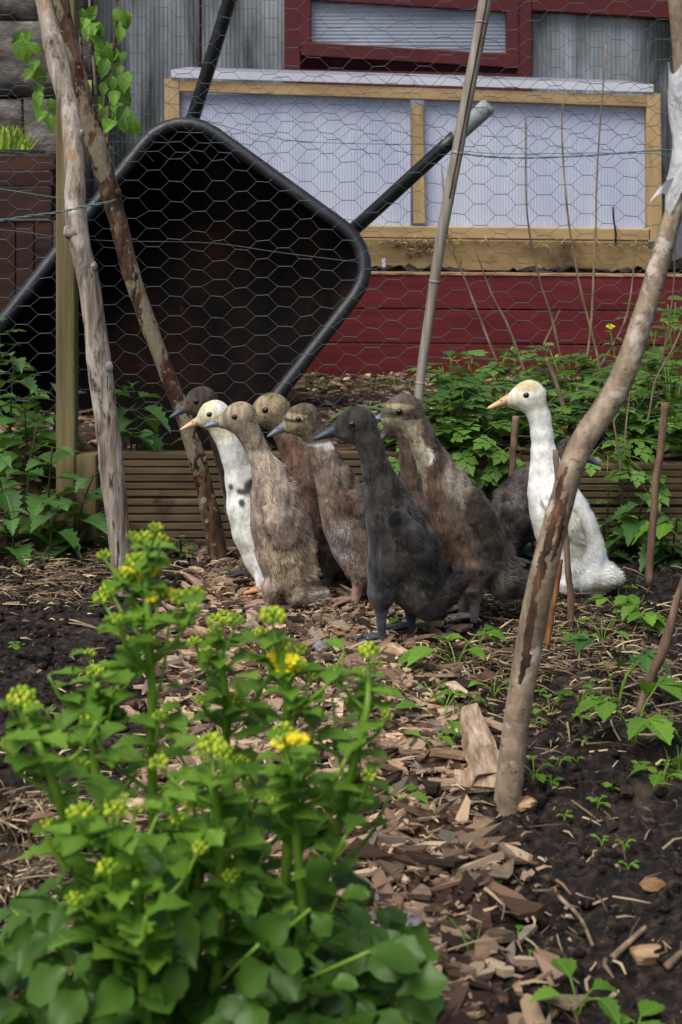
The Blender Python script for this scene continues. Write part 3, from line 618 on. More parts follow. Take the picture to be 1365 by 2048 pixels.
# ------------------------------------------------------------------ poles, canes
def pole(name, label, cat, pts, Y, rad, m, n=60, sides=12, jit=.05, knots=(), seed=1, group=None, bumps=.05, flat=None):
    """pts: photo pixels (x, y[, dY]) base first; rad in pixels at depth Y"""
    base = P(pts[0][0], pts[0][1], Y)
    t_ = thing(name, label, cat, base, group)
    c = catmull([np.array(list(P(p[0], p[1], Y+(p[2] if len(p) > 2 else 0)))) for p in pts], n); rr = np.interp(np.linspace(0, 1, n), np.linspace(0, 1, len(rad)), rad)*Y/F
    g = np.random.default_rng(seed); s_ = np.linspace(0, 1, n); rr = rr*(1+bumps*2*fbm(s_*14, s_*0+seed, 3, seed))
    c = c+np.stack([fbm(s_*9, s_*0, 2, seed+2), fbm(s_*9, s_*0+5, 2, seed+4), 0*s_], 1)*rr[:, None]*bumps*3
    mb = MB(); mb.add(*tube(c, rr, sides, jit, seed)); part = mb.build('shaft', m, t_)
    for (k, ang, s) in knots:
        i = int(k*(n-1)); d = np.array([math.cos(ang), -math.sin(ang), .15]); p = c[i]+d*rr[i]*.75
        V, Fc = tube(np.array([p-d*rr[i]*.3, p+d*rr[i]*.2, p+d*rr[i]*.45*s, p+d*rr[i]*.5*s]), np.array([.75, .6, .42, .2])*rr[i]*s, 8, .2, seed); put('knot', V, Fc, m, t_)
    return t_, c, rr
pole('branch_pole', 'weathered grey branch pole bare of bark, leaning at the left', 'pole', [(258, 1215), (243, 1110), (228, 960), (203, 760), (178, 580), (152, 440), (146, 270, .05), (118, 130, .1), (85, -10, .15), (60, -90, .18)], 3.05, [23, 23, 25, 24, 23, 23, 22.5, 22, 20, 19], m_driftwood, 70, 14, .07, [(.54, math.pi*.8, 1.1), (.49, .3, .8), (.36, .5, .8), (.68, .2, .7)], 3, bumps=.07)
pole('branch_pole', 'flaky brown barked branch pole crossing behind the grey one', 'pole', [(440, 1130), (418, 1010), (385, 880), (335, 745), (270, 570), (235, 440), (205, 330), (165, 190), (130, 60), (112, -60)], 3.36, [19, 17.5, 17, 16.5, 17.5, 17.5, 20, 20, 20, 20], m_bark, 70, 12, .10, [(.2, .4, .7), (.55, 2.6, .6), (.62, .5, .8)], 9, bumps=.08)
t_, c, rr = pole('bamboo_cane', 'split grey bamboo cane leaning in front of the cold frame', 'cane', [(833, 860), (841, 760), (858, 640), (882, 480), (910, 330), (940, 170), (968, 20), (985, -80)], 3.47, [9.5, 9.5, 10, 11, 12, 12.5, 13.5, 14], m_cane, 60, 10, .02, (), 4, bumps=.015)
for k in (.14, .36, .60, .84):
    i = int(k*59); V, Fc = tube(np.array([c[i]*.8+c[i-1]*.2, c[i], c[i]*.8+c[i+1]*.2]), [rr[i]*.99, rr[i]*1.07, rr[i]*.99], 10); put('node_ring', V, Fc, m_cane, t_)
mb = MB(); mb.add(*tube(c[30:]+np.array([.12, -.93, 0])*rr[30:, None]*.98, rr[30:]*.16, 5)); mb.build('split_groove', m_barepatch, t_)
t_, c, rr = pole('branch_pole', 'thick curved branch pole with smooth blotchy bark standing in the right foreground', 'pole', [(1008, 1672), (1030, 1480), (1054, 1320), (1087, 1150), (1120, 1020), (1160, 895), (1235, 775), (1288, 630), (1338, 460), (1372, 330), (1366, 180), (1352, 0), (1345, -100)], 2.03, [28, 26, 27, 27, 25, 25, 25, 22, 19, 18, 16, 15, 15], m_smoothbark, 90, 16, .02, [(.28, 1.9, .45), (.4, 1.2, .5), (.55, 1.5, .4)], 12, bumps=.03)
# peeled strips on the front of the curved branch
for (i0, i1, ang0, wmax, sd_) in ((20, 36, -2.15, .62, 4), (13, 22, -1.95, .40, 8), (24, 33, -1.35, .30, 15)):
    sub = c[i0:i1]; sr = rr[i0:i1]; nn_ = (len(sub)-1)*3+1; tt = np.linspace(0, 1, nn_); sub = catmull(sub, nn_); sr = np.interp(tt, np.linspace(0, 1, len(sr)), sr)
    wl = np.sin(np.clip(tt, .02, .98)*math.pi)**.5*wmax*(1+1.1*fbm(tt*22, tt*0+1, 3, sd_)); wr = np.sin(np.clip(tt, .02, .98)*math.pi)**.5*wmax*(1+1.1*fbm(tt*22, tt*0+7, 3, sd_+1)); Vv = []
    for i in range(nn_):
        for f_ in (-1, -.5, 0, .5, 1):
            ang = ang0+.12*math.sin(tt[i]*5)+(f_*wl[i] if f_ < 0 else f_*wr[i]); Vv.append(sub[i]+np.array([math.cos(ang), math.sin(ang), 0])*sr[i]*(1.03-.045*abs(f_)**3+.012*math.sin(i*2.3+f_*4)))
    Fc = [(i*5+k, i*5+k+1, (i+1)*5+k+1, (i+1)*5+k) for i in range(nn_-1) for k in range(4)]; put('peeled_bark', Vv, Fc, m_barepatch, t_)
# white plastic wrap
t_ = thing('plastic_wrap', 'torn white plastic wrapped round the top of the curved branch', 'plastic wrap', P(1340, 400, 2.0)); wrap = []
n1, n2 = 13, 24; i0, i1 = 64, 76; idx = np.linspace(i0, i1, n1).astype(int); g = np.random.default_rng(3); Vv = []
for j, i in enumerate(idx):
    for k in range(n2):
        a = 2*math.pi*k/n2; r_ = rr[i]*(1.5+.28*abs(math.sin(a*1.5+j*.45))+.10*g.random()+.12*math.sin(j*.8)); Vv.append(c[i]+np.array([math.cos(a)*r_, math.sin(a)*r_, (.01*math.sin(a*3+j)+ (-.018*(1+math.cos(a-2.6)) if j == 0 else 0))]))
Fc = [(j*n2+k, j*n2+(k+1) % n2, (j+1)*n2+(k+1) % n2, (j+1)*n2+k) for j in range(n1-1) for k in range(n2)]; put('wrap_sheet', Vv, Fc, m_plastic, t_)
mb = MB(); tl = catmull([P(1342, 372, 1.985), P(1328, 374, 1.965), P(1314, 386, 1.955), P(1301, 402, 1.95)], 8); wv = np.interp(np.linspace(0, 1, 8), [0, .5, 1], [.016, .009, .003])
V = np.vstack([tl+np.outer(wv, (.45, .55, .75)), tl-np.outer(wv, (.45, .55, .75))]); mb.add(V, [(i, i+1, 9+i, 8+i) for i in range(7)]); mb.build('torn_strip', m_plastic, t_)

def twig(label, pts, Y, rad, m=m_twig, cat='cane', name='garden_cane', group=None, seed=1, n=24, tip=None):
    return pole(name, label, cat, pts, Y, [r*.80 for r in rad], m, n, 7, .12, (), seed, group, .09)
twig('short brown cane stub left of the white duck', [(1022, 1005), (1026, 930), (1028, 890), (1032, 832)], 3.40, [8, 8, 9, 8], seed=2)
twig('thin brown cane rising in front of the white duck beside the curved branch', [(1143, 1268), (1142, 1190), (1136, 1130), (1126, 1020), (1116, 960), (1111, 900)], 2.87, [9, 9, 8, 8, 8, 7], seed=5)
twig('orange peeled stick touching the curved branch low down', [(1094, 1292), (1102, 1235), (1112, 1185), (1122, 1120)], 2.70, [7, 9, 8, 6], m_peeled, seed=7)
twig('upright brown cane at the right behind the leafy seedlings', [(1297, 1170), (1305, 1060), (1313, 960), (1324, 880), (1332, 805)], 3.12, [11, 10, 9, 9, 10], seed=8)
twig('slanting brown cane rising from the large bright leaves at the right', [(1258, 1490), (1296, 1375), (1330, 1290), (1352, 1210), (1378, 1130)], 2.32, [11, 11, 13, 9, 9], seed=9)
dry = [('dry stem curving up past the bamboo cane over the red planks', [(1032, 812), (985, 700), (935, 570), (896, 470), (884, 330)], 4.3),
       ('pale dry stem in front of the middle of the red planks', [(1065, 790), (1020, 660), (985, 590), (948, 490)], 4.35),
       ('tall dry stem crossing the right glazing panel', [(1140, 800), (1105, 640), (1080, 560), (1055, 430), (1052, 230)], 4.3),
       ('long brown dry stem with a kink at the red planks', [(1210, 790), (1190, 690), (1160, 570), (1135, 420), (1124, 250), (1133, 180)], 4.25),
       ('tallest dry stem reaching the shed sheet at the right', [(1142, 860), (1178, 690), (1190, 500), (1196, 320), (1213, 90)], 4.2),
       ('short forked dry stem leaning right over the red planks', [(1200, 735), (1245, 655), (1262, 590), (1272, 480)], 4.3),
       ('pale cut stem leaning left behind the white duck', [(1152, 905), (1132, 830), (1112, 765), (1093, 716)], 3.75),
       ('dry stem arching down to the right of the curved branch', [(1195, 922), (1245, 905), (1292, 850), (1312, 760), (1350, 690), (1385, 600)], 3.62),
       ('bleached upright stem before the boards right of the curved branch', [(1243, 1020), (1247, 940), (1252, 860), (1262, 770)], 3.5),
       ('bent pale stem hanging over the boards right of the curved branch', [(1240, 1005), (1241, 930), (1232, 870), (1226, 830)], 3.48),
       ('brown dry stem rising beside the yellow weed at the right', [(1330, 1010), (1300, 900), (1318, 760), (1345, 600), (1352, 470)], 3.75),
       ('thin dry twig slanting across the red planks near the bamboo cane', [(1088, 690), (1102, 660), (1120, 620)], 4.3)]
for i, (lb, pts, Y) in enumerate(dry):
    twig(lb, pts, Y, [3.6, 3.1, 2.7, 2.2, 1.8] if i not in (6,) else [7, 7, 6, 6], m_drystem, 'dry stem', 'dry_stem', 'dead bramble stems by the fence', 20+i)
# ------------------------------------------------------------------ ducks
def surface_nets(D, org, h):
    S_ = D < 0; nx, ny, nz = D.shape
    cor = [(a, b, c) for a in (0, 1) for b in (0, 1) for c in (0, 1)]
    cnt = sum(S_[a:nx-1+a, b:ny-1+b, c:nz-1+c].astype(np.int8) for a, b, c in cor)
    act = np.argwhere((cnt > 0) & (cnt < 8)); idx = np.full((nx-1, ny-1, nz-1), -1, np.int64); idx[tuple(act.T)] = np.arange(len(act))
    acc = np.zeros((len(act), 3)); num = np.zeros(len(act)); i, j, k = act.T
    for a in cor:
        for ax in range(3):
            if a[ax]: continue
            b = list(a); b[ax] = 1
            da = D[i+a[0], j+a[1], k+a[2]]; db = D[i+b[0], j+b[1], k+b[2]]; m_ = (da < 0) != (db < 0)
            t = np.where(m_, da/np.where(m_, da-db, 1), 0); p = np.tile(np.array(a, float), (len(act), 1)); p[:, ax] = t
            acc[m_] += p[m_]; num[m_] += 1
    V = (act+acc/num[:, None])*h+org; Fq = []
    for ax in range(3):
        o1, o2 = (ax+1) % 3, (ax+2) % 3; sl0 = [slice(None)]*3; sl1 = [slice(None)]*3; sl0[ax] = slice(0, -1); sl1[ax] = slice(1, None)
        A, B = S_[tuple(sl0)], S_[tuple(sl1)]; E = np.argwhere(A != B); ok = (E[:, o1] > 0) & (E[:, o2] > 0) & (E[:, o1] < D.shape[o1]-1) & (E[:, o2] < D.shape[o2]-1); E = E[ok]
        e1 = np.zeros(3, int); e1[o1] = 1; e2 = np.zeros(3, int); e2[o2] = 1
        q = np.stack([idx[tuple((E-e1-e2).T)], idx[tuple((E-e2).T)], idx[tuple(E.T)], idx[tuple((E-e1).T)]], 1)
        ins = A[tuple(E.T)]; q[~ins] = q[~ins][:, ::-1]; Fq.append(q)
    return V, np.vstack(Fq)
def smin(a, b, k):
    h = np.clip(.5+.5*(b-a)/k, 0, 1); return b*(1-h)+a*h-k*h*(1-h)
def cone_d(X, p, q, kt):
    a = np.array([p[0], p[1], p[3] if len(p) > 3 else 0]); b = np.array([q[0], q[1], q[3] if len(q) > 3 else 0])
    sc = np.array([1, 1, 1/kt]); d = (b-a)*sc; L = max(d@d, 1e-9)
    rel = [(X[i]-a[i])*sc[i] for i in range(3)]
    t = np.clip((rel[0]*d[0]+rel[1]*d[1]+rel[2]*d[2])/L, 0, 1)
    dist = np.sqrt(sum((rel[i]-t*d[i])**2 for i in range(3)))
    return dist-(p[2]+(q[2]-p[2])*t)
def field(X, chains):
    D = None
    for pts, kt, k in chains:
        for p, q in zip(pts[:-1], pts[1:]):
            d = cone_d(X, p, q, kt); D = d if D is None else smin(D, d, k)
    return D
def mesh_sdf(chains, vox=3.2):
    al = np.array([(p[0], p[1], p[3] if len(p) > 3 else 0, p[2]) for c in chains for p in c[0]]); r = al[:, 3:]
    lo = (al[:, :3]-r*1.05).min(0)-3*vox; hi = (al[:, :3]+r*1.05).max(0)+3*vox
    ax = [np.arange(lo[i], hi[i]+vox, vox) for i in range(3)]
    X = np.meshgrid(*ax, indexing='ij', sparse=True)
    D = field(X, chains); return surface_nets(np.broadcast_to(D, tuple(len(a) for a in ax)), lo, vox)
def make_duck(label, Y, torso, head, bill, legs, colfn, billcol, footcol, seed, tail, wing=None, heading=-1, yaw=0, group='young runner ducks walking together', eyeoff=(-.18, -.28), lines=None, fuzz=1.0, ring=False, soft=1.0):
    """all numbers in photo pixels in the duck's own plane at depth Y (u right, v down, w away), turned into metres"""
    s = Y/F; uc = torso[len(torso)//2][0]; v0 = HZ+CZ/s
    def W(q):
        q = np.asarray(q, float).reshape(-1, 3); x = (q[:, 0]-CX)*s; z = CZ-(q[:, 1]-HZ)*s; y = Y+q[:, 2]*s+math.tan(yaw)*(q[:, 0]-uc)*s
        return np.stack([x, y, z], 1)
    base = W([[np.mean([l[-1][0] for l in legs]) if legs else uc, v0, 0]])[0]
    root = thing('duck', label, 'duck', base, group)
    g = np.random.default_rng(seed)
    thigh = []; 
    for l in legs: thigh.append(([(*p[:3], p[3]) for p in l], 1.0, 10))
    hr = head[2]; hcx, hcy = head[0], head[1]; bb, bt, bh = bill
    f_ = np.array([bb[0]-hcx, bb[1]-hcy], float); f_ /= np.linalg.norm(f_)
    face = (bb[0]-f_[0]*3, bb[1]-f_[1]*3, bh*1.02)
    chains = [(torso, .88, 14), ([torso[-1], (hcx+(-f_[0])*hr*.12, hcy-f_[1]*hr*.1-1, hr*.98)], .86, 12), ([(hcx-f_[0]*hr*.1, hcy-1, hr), (hcx+f_[0]*hr*.25, hcy+1, hr*.90), face], .84, 8), (tail, 1.25, 14)]+thigh
    V, Fq = mesh_sdf(chains)
    # subtle lumps of plumage
    nz = fbm(V[:, 0]*.05+V[:, 2]*.04, V[:, 1]*.05, 3, seed)
    V[:, 2] *= 1+.05*nz
    # nearest torso segment -> flow direction and leg mask
    legd = np.full(len(V), 1e9)
    for l in legs:
        for p, q in zip(l[1:-1], l[2:]): legd = np.minimum(legd, cone_d([V[:, 0], V[:, 1], V[:, 2]], p, q, 1.0))
    spine = list(tail[::-1])+list(torso)+[(hcx, hcy, hr), (bb[0], bb[1], bh)]
    if spine: spine = list(torso)+[(hcx, hcy, hr), (bb[0], bb[1], bh)]
    bd = np.full(len(V), 1e9); flow = np.zeros((len(V), 3))
    for p, q in zip(spine[:-1], spine[1:]):
        d = cone_d([V[:, 0], V[:, 1], V[:, 2]], p, q, .9); m_ = d < bd; bd[m_] = d[m_]; fl = np.array([p[0]-q[0], p[1]-q[1], 0.]); flow[m_] = fl/np.linalg.norm(fl)
    d = cone_d([V[:, 0], V[:, 1], V[:, 2]], tail[0], tail[-1], 1.2); m_ = d < bd; fl = np.array([tail[-1][0]-tail[0][0], tail[-1][1]-tail[0][1], 0.]); flow[m_] = fl/np.linalg.norm(fl)
    mn = np.array([0, 0, 0.])
    isleg = (legd < 3.0) & (bd > 4) & (V[:, 1] > legs[0][1][1]-2) if legs else np.zeros(len(V), bool)
    base_c = colfn(V[:, 0], V[:, 1], V[:, 2])
    big_n = fbm(V[:, 0]*.035, V[:, 1]*.022+V[:, 2]*.03, 3, seed+5)[:, None]; fine_n = fbm(V[:, 0]*.2, V[:, 1]*.07+V[:, 2]*.15, 2, seed+9)[:, None]
    c = base_c*(1+soft*(.7*big_n+1.0*fine_n)); c[isleg] = lin(footcol)*(1+.5*fine_n[isleg])
    WV = W(V); Fw = Fq[:, ::-1]
    body = put('body', WV, Fw, m_feather, root, np.clip(c, .004, .9))
    # orientation check (outward normals)
    me = body.data
    # down: fine hair-like blades over the plumage
    tri = np.vstack([Fq[:, [0, 1, 2]], Fq[:, [0, 2, 3]]]); A, B, C_ = V[tri[:, 0]], V[tri[:, 1]], V[tri[:, 2]]; nr = np.cross(B-A, C_-A); ar = np.linalg.norm(nr, axis=1); nr = nr/(ar[:, None]+1e-9)
    cen_ = V.mean(0)
    ok = ~isleg[tri].any(1); pr = ar*ok; pr /= pr.sum(); nb = int(24000*fuzz); pick = g.choice(len(tri), nb, p=pr); r1, r2 = g.random((2, nb)); sw = r1+r2 > 1; r1[sw] = 1-r1[sw]; r2[sw] = 1-r2[sw]
    p0 = A[pick]+(B-A)[pick]*r1[:, None]+(C_-A)[pick]*r2[:, None]; nn = nr[pick]
    e = 1.0; test = field([V[:200, 0]+0, V[:200, 1]+0, V[:200, 2]+0], chains[:1]); 
    # outward sign: compare field at p +/- n
    sgn = np.sign(np.mean(field([p0[:300, 0]+nn[:300, 0]*2, p0[:300, 1]+nn[:300, 1]*2, p0[:300, 2]+nn[:300, 2]*2], chains)-field([p0[:300, 0]-nn[:300, 0]*2, p0[:300, 1]-nn[:300, 1]*2, p0[:300, 2]-nn[:300, 2]*2], chains))); nn = nn*sgn
    if sgn < 0: pass
    fl = flow[tri[pick, 0]]; headness = np.exp(-(((p0[:, 0]-hcx)**2+(p0[:, 1]-hcy)**2)/(hr*1.7)**2))
    sp_pts = np.array([(p[0], p[1]) for p in spine[::-1]]); back = np.clip((p0[:, 0]-np.interp(p0[:, 1], sp_pts[:, 1], sp_pts[:, 0]))*(-heading)/34, -1, 1); neckness = np.exp(-np.clip((p0[:, 1]-hcy)/95, 0, 9)**2)
    ln = (5+5.5*g.random(nb))*(1-.62*headness)*(.6+.4*soft)*(1+.45*back)*(1-.45*neckness); dirv = fl*.95+nn*(.22+.36*g.random((nb, 1))*soft)+np.stack([fbm(p0[:, 0]*.09, p0[:, 1]*.07, 2, seed+q_)*1.1 for q_ in (51, 52, 53)], 1)*soft+g.normal(size=(nb, 3))*.14; dirv /= np.linalg.norm(dirv, axis=1)[:, None]
    tip = p0+dirv*ln[:, None]; side = np.cross(dirv, nn); side /= np.linalg.norm(side, axis=1)[:, None]+1e-9; wdt = (.36+.34*g.random((nb, 1)))
    tv = np.stack([p0-side*wdt, p0+side*wdt, tip], 1).reshape(-1, 3)
    cc = colfn(p0[:, 0], p0[:, 1], p0[:, 2])*(1+soft*(.8*fbm(p0[:, 0]*.045, p0[:, 1]*.03+p0[:, 2]*.03, 3, seed+5)[:, None]+1.1*fbm(p0[:, 0]*.14, p0[:, 1]*.06+p0[:, 2]*.1, 2, seed+19)[:, None]))*(1-.3*soft+.85*soft*g.random((nb, 1))**1.5)
    nearbill = (p0[:, 0]-bb[0])*f_[0]+(p0[:, 1]-bb[1])*f_[1] > -4
    keepb = np.repeat(~nearbill, 3); idx3 = np.arange(keepb.sum()).reshape(-1, 3)
    pale = (g.random((nb, 1)) < .05+.4*np.clip(fbm(p0[:, 0]*.06, p0[:, 1]*.05, 2, seed+71)[:, None]-.22, 0, 1))*(back[:, None] > -.1)*soft*(1-headness[:, None]); cc = cc*(1+.6*pale)+.03*pale; cc = np.repeat(cc, 3, 0); cc[2::3] *= 1.18
    o = put('down', W(tv[keepb]), idx3, m_down, root, np.clip(cc[keepb], .004, .9), False); tag(o, kind='stuff')
    # bill
    mb = MB(); bL = np.linalg.norm(np.array(bt)-np.array(bb)); n = 10; nrm = np.array([-f_[1], f_[0]]); nrm = nrm if nrm[1] < 0 else -nrm; bd_ = (np.array(bt, float)-bb)/bL; nrm = np.array([bd_[1], -bd_[0]]); nrm = nrm if nrm[1] < 0 else -nrm
    Vb = []
    for i in range(n):
        t = i/(n-1); up = bh*(.80*(1-t)**1.35+.24*math.sqrt(max(0, 1-t**6)))+.6; dn = bh*(.52*(1-t)+.20)*(1 if t < .95 else .6); wd = bh*(.80-.30*math.sin(t*2.2)+.26*t**2) if t < .9 else bh*(.70)*(1-(t-.9)/.1*.55)
        if i == n-1: up *= .35; dn *= .4; wd *= .5
        cpt = np.array(bb)+bd_*(bL*t-3)
        for k in range(12):
            a = 2*math.pi*k/12; ca, sa = math.cos(a), math.sin(a); h_ = (up if sa > 0 else dn)*sa
            if abs(sa) < .1: h_ -= 0
            Vb.append([*(cpt+nrm*h_), ca*wd])
    Fb = [(i*12+k, i*12+(k+1) % 12, (i+1)*12+(k+1) % 12, (i+1)*12+k) for i in range(n-1) for k in range(12)]+[tuple(range(12)), tuple(range(n*12-1, (n-1)*12-1, -1))]
    Vb = np.array(Vb); bc = np.tile(lin(billcol), (len(Vb), 1)); tt_ = np.repeat(np.linspace(0, 1, n), 12)[:, None]; low = np.array([math.sin(2*math.pi*(k % 12)/12) < -.1 for k in range(len(Vb))])[:, None]
    seam = np.array([abs(math.sin(2*math.pi*(k % 12)/12)) < .1 for k in range(len(Vb))])[:, None]; bc = bc*(1-.2*low)*(1-.45*seam)*(.85+.25*tt_)
    put('bill', W(Vb), Fb, m_billskin, root, bc)
    for sd_ in (-1, 1):
        nsp = np.array(bb)+bd_*bL*.30+nrm*bh*.42; Vn, Fn = ball((nsp[0], nsp[1], sd_*bh*.46), 2.2, 6, 4, (1.5, .6, .6)); put('nostril', W(Vn), Fn, m_eyering, root)
    # eyes
    er = hr*.15; lat = None
    for sd_ in (-1, 1):
        ep = np.array([hcx+f_[0]*hr*.30-nrm[0]*0, hcy+f_[1]*hr*.12]) + nrm*hr*.30 if eyeoff is None else np.array([hcx+heading*hr*.22, hcy-hr*.20])
        ws = np.linspace(.3*hr, 1.2*hr, 60)*sd_; fd = field([np.full(60, ep[0]), np.full(60, ep[1]), ws], chains); wz = ws[np.argmin(np.abs(fd))]
        Vr, Fr = ball((ep[0], ep[1], wz-sd_*.6), er*1.45, 10, 7, (1.1, .9, .35)); put('eye_rim', W(Vr), Fr, m_eyering, root)
        Ve, Fe = ball((ep[0], ep[1], wz+sd_*.5), er, 12, 8, (1.08, .98, .7)); put('eye', W(Ve), Fe, m_eye, root)
    # wings
    if wing:
        wp, wk = wing
        for sd_ in (-1, 1):
            off = []
            for p in wp:
                ws = np.linspace(0, 90, 90); fd = field([np.full(90, p[0]), np.full(90, p[1]), ws*sd_], chains[:1]); off.append(ws[np.argmin(np.abs(fd))]-p[2]*.12)
            ch = [([(p[0], p[1], p[2], sd_*o_) for p, o_ in zip(wp, off)], .55, 8)]; Vw, Fw2 = mesh_sdf(ch, 3.0)
            Vw = Vw+np.stack([fbm(Vw[:, 0]*.09, Vw[:, 1]*.09, 2, seed+3)]*3, 1)*3.0
            cw = colfn(Vw[:, 0], Vw[:, 1], Vw[:, 2])*wk*(1+.5*fbm(Vw[:, 0]*.12, Vw[:, 1]*.05, 3, seed+31)[:, None])
            wo = put('wing', W(Vw), Fw2[:, ::-1], m_feather, root, np.clip(cw, .004, .9))
            nbw = 1500; pi_ = g.integers(0, len(Vw), nbw); p0 = Vw[pi_]; cenw = Vw.mean(0); nn = p0-cenw; nn /= np.linalg.norm(nn, axis=1)[:, None]+1e-9
            dv = np.array([torso[0][0]-torso[-1][0], torso[0][1]-torso[-1][1], 0.]); dv /= np.linalg.norm(dv); dirv = dv*.9+nn*.4+g.normal(size=(nbw, 3))*.2; dirv /= np.linalg.norm(dirv, axis=1)[:, None]
            tip = p0+dirv*(7+7*g.random((nbw, 1))); side = np.cross(dirv, nn); side /= np.linalg.norm(side, axis=1)[:, None]+1e-9
            tv = np.stack([p0-side*.7, p0+side*.7, tip], 1).reshape(-1, 3); cq = np.repeat(colfn(p0[:, 0], p0[:, 1], p0[:, 2])*wk*(.7+.7*g.random((nbw, 1))), 3, 0)
            tag(put('wing_down', W(tv), np.arange(len(tv)).reshape(-1, 3), m_down, wo, np.clip(cq, .004, .9), False), kind='stuff')
            nf_ = 9; wd_ = np.array([wp[-1][0]-wp[0][0], wp[-1][1]-wp[0][1], 0.]); wd_ /= np.linalg.norm(wd_); wn = np.array([-wd_[1], wd_[0], 0.]); fm = MB()
            for k in range(nf_):
                t = k/(nf_-1); q0 = np.array(wp[min(len(wp)-1, int(t*(len(wp)-1)))][:2]); i_ = min(len(wp)-2, int(t*(len(wp)-1))); ft = t*(len(wp)-1)-i_
                ctr = np.array([wp[i_][0]*(1-ft)+wp[i_+1][0]*ft, wp[i_][1]*(1-ft)+wp[i_+1][1]*ft]); rr_ = wp[i_][2]*(1-ft)+wp[i_+1][2]*ft; of_ = (off[i_]*(1-ft)+off[i_+1]*ft)*sd_
                st = np.array([*ctr, of_+sd_*rr_*.50])+wn*heading*0+np.array([-heading*rr_*.15, 0, 0]); L = rr_*(.95+.25*g.random()); dv2 = wd_*.9+np.array([-heading*.35, 0.1, 0])+g.normal(size=3)*.05; dv2 /= np.linalg.norm(dv2); sdv = np.cross(dv2, (0, 0, 1.)); rows = []
                for q_ in range(4):
                    u_ = q_/3; cpt = st+dv2*L*u_-np.array([0, 0, sd_*rr_*.16*u_*u_]); hw_ = rr_*.20*(.7+.5*math.sin(u_*2.6))*(1 if q_ < 3 else .4); rows += [cpt-sdv*hw_, cpt+np.array([0, 0, sd_*1.3]), cpt+sdv*hw_]
                cf_ = colfn(np.array([st[0]]), np.array([st[1]]), np.array([sd_*1.0]))[0]*float(np.mean(wk))*(1-.38*soft**2+.2*soft*g.random())
                fm.add(W(rows), [(i*3+j, i*3+j+1, i*3+j+4, i*3+j+3) for i in range(3) for j in range(2)], cf_)
            tag(fm.build('flight_feathers', m_down, wo, True, True), kind='stuff')
    # tail feathers
    t0, t1 = np.array(tail[0][:2], float), np.array(tail[-1][:2], float); td = (t1-t0)/np.linalg.norm(t1-t0); tn = np.array([-td[1], td[0]])
    mb = MB()
    for k in range(9):
        wv = (k-4)/4; st = t1-td*tail[-1][2]*.8; L = tail[-1][2]*1.9*(1-.18*abs(wv)); r0 = tail[-1][2]*.16
        rows = []
        for q_ in range(4):
            t = q_/3; ctr = np.array([*(st+td*L*t+tn*(wv**2*3+2*math.sin(k))), wv*tail[-1][2]*(1.0+.25*t)]); hw_ = r0*(.8+.6*math.sin(t*2.4))*(1 if q_ < 3 else .35); rows += [ctr+[0, 0, -hw_], ctr+[*(tn*1.2), 0], ctr+[0, 0, hw_]]
        col = colfn(np.array([st[0]]), np.array([st[1]]), np.array([0.]))[0]*(.75+.4*g.random())
        mb.add(W(rows), [(i*3+j, i*3+j+1, i*3+j+4, i*3+j+3) for i in range(3) for j in range(2)], col)
    mb.build('tail_feathers', m_down, root, True, True)
    # feet: three webbed toes and a hind toe each
    for l in legs:
        fp = W([[l[-1][0], v0, l[-1][3]]])[0]; fp[2] = float(gh(fp[0], fp[1]))+.013; ah = g.normal()*.15+(math.pi if heading < 0 else 0)-.25
        ank = W([[l[-1][0], l[-1][1], l[-1][3]]])[0]; mb = MB(); fc = lin(footcol); tips = []
        for da, L in ((-.48, .044), (0, .052), (.48, .042)):
            d = np.array([math.cos(ah+da), math.sin(ah+da), 0]); p1 = fp+[0, 0, .010]; p2 = fp+d*L*.5+[0, 0, .009]; p3 = fp+d*L+[0, 0, .003]; tips.append(p3)
            mb.add(*tube(catmull([ank, p1, p2, p3, p3+d*.007-[0, 0, .002]], 9), [.0052, .0052, .005, .0046, .0043, .004, .0036, .003, .0012], 7), fc*(.85+.3*g.random()))
        d = np.array([-math.cos(ah), -math.sin(ah), 0]); mb.add(*tube(np.array([fp+[0, 0, .012], fp+d*.008+[0, 0, .006], fp+d*.017+[0, 0, .003]]), [.004, .003, .0012], 6), fc)
        wv = [fp+[0, 0, .009], tips[0]+[0, 0, .001], (tips[0]+tips[1])/2*.86+fp*.14+[0, 0, .001], tips[1]+[0, 0, .001], (tips[1]+tips[2])/2*.86+fp*.14+[0, 0, .001], tips[2]+[0, 0, .001]]
        wv = np.array(wv); wv2 = wv-[0, 0, .0022]; mb.add(np.vstack([wv, wv2]), [(0, 2, 1), (0, 3, 2), (0, 4, 3), (0, 5, 4), (6, 7, 8), (6, 8, 9), (6, 9, 10), (6, 10, 11)]+[(i, i+1, i+7, i+6) for i in range(1, 5)], fc*.85)
        mb.build('foot', m_footskin, root, True, True)
    return root
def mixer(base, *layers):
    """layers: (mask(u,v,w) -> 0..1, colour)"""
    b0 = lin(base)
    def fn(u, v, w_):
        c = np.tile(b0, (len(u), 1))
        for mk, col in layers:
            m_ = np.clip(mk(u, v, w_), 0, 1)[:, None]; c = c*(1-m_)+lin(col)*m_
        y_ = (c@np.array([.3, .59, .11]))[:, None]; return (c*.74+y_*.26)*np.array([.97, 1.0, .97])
    return fn
def blob(cx, cy, rx, ry, soft=.5, side=None):
    def f(u, v, w_):
        d = np.sqrt(((u-cx)/rx)**2+((v-cy)/ry)**2)+.25*fbm(u*.05, v*.05, 2, 4); m_ = sstep(1+soft, 1-soft*.4, d)
        return m_ if side is None else m_*(np.sign(w_) == side)
    return f
def above(y0, y1): return lambda u, v, w_: sstep(y1, y0, v+3*fbm(u*.1, w_*.1, 2, 3))
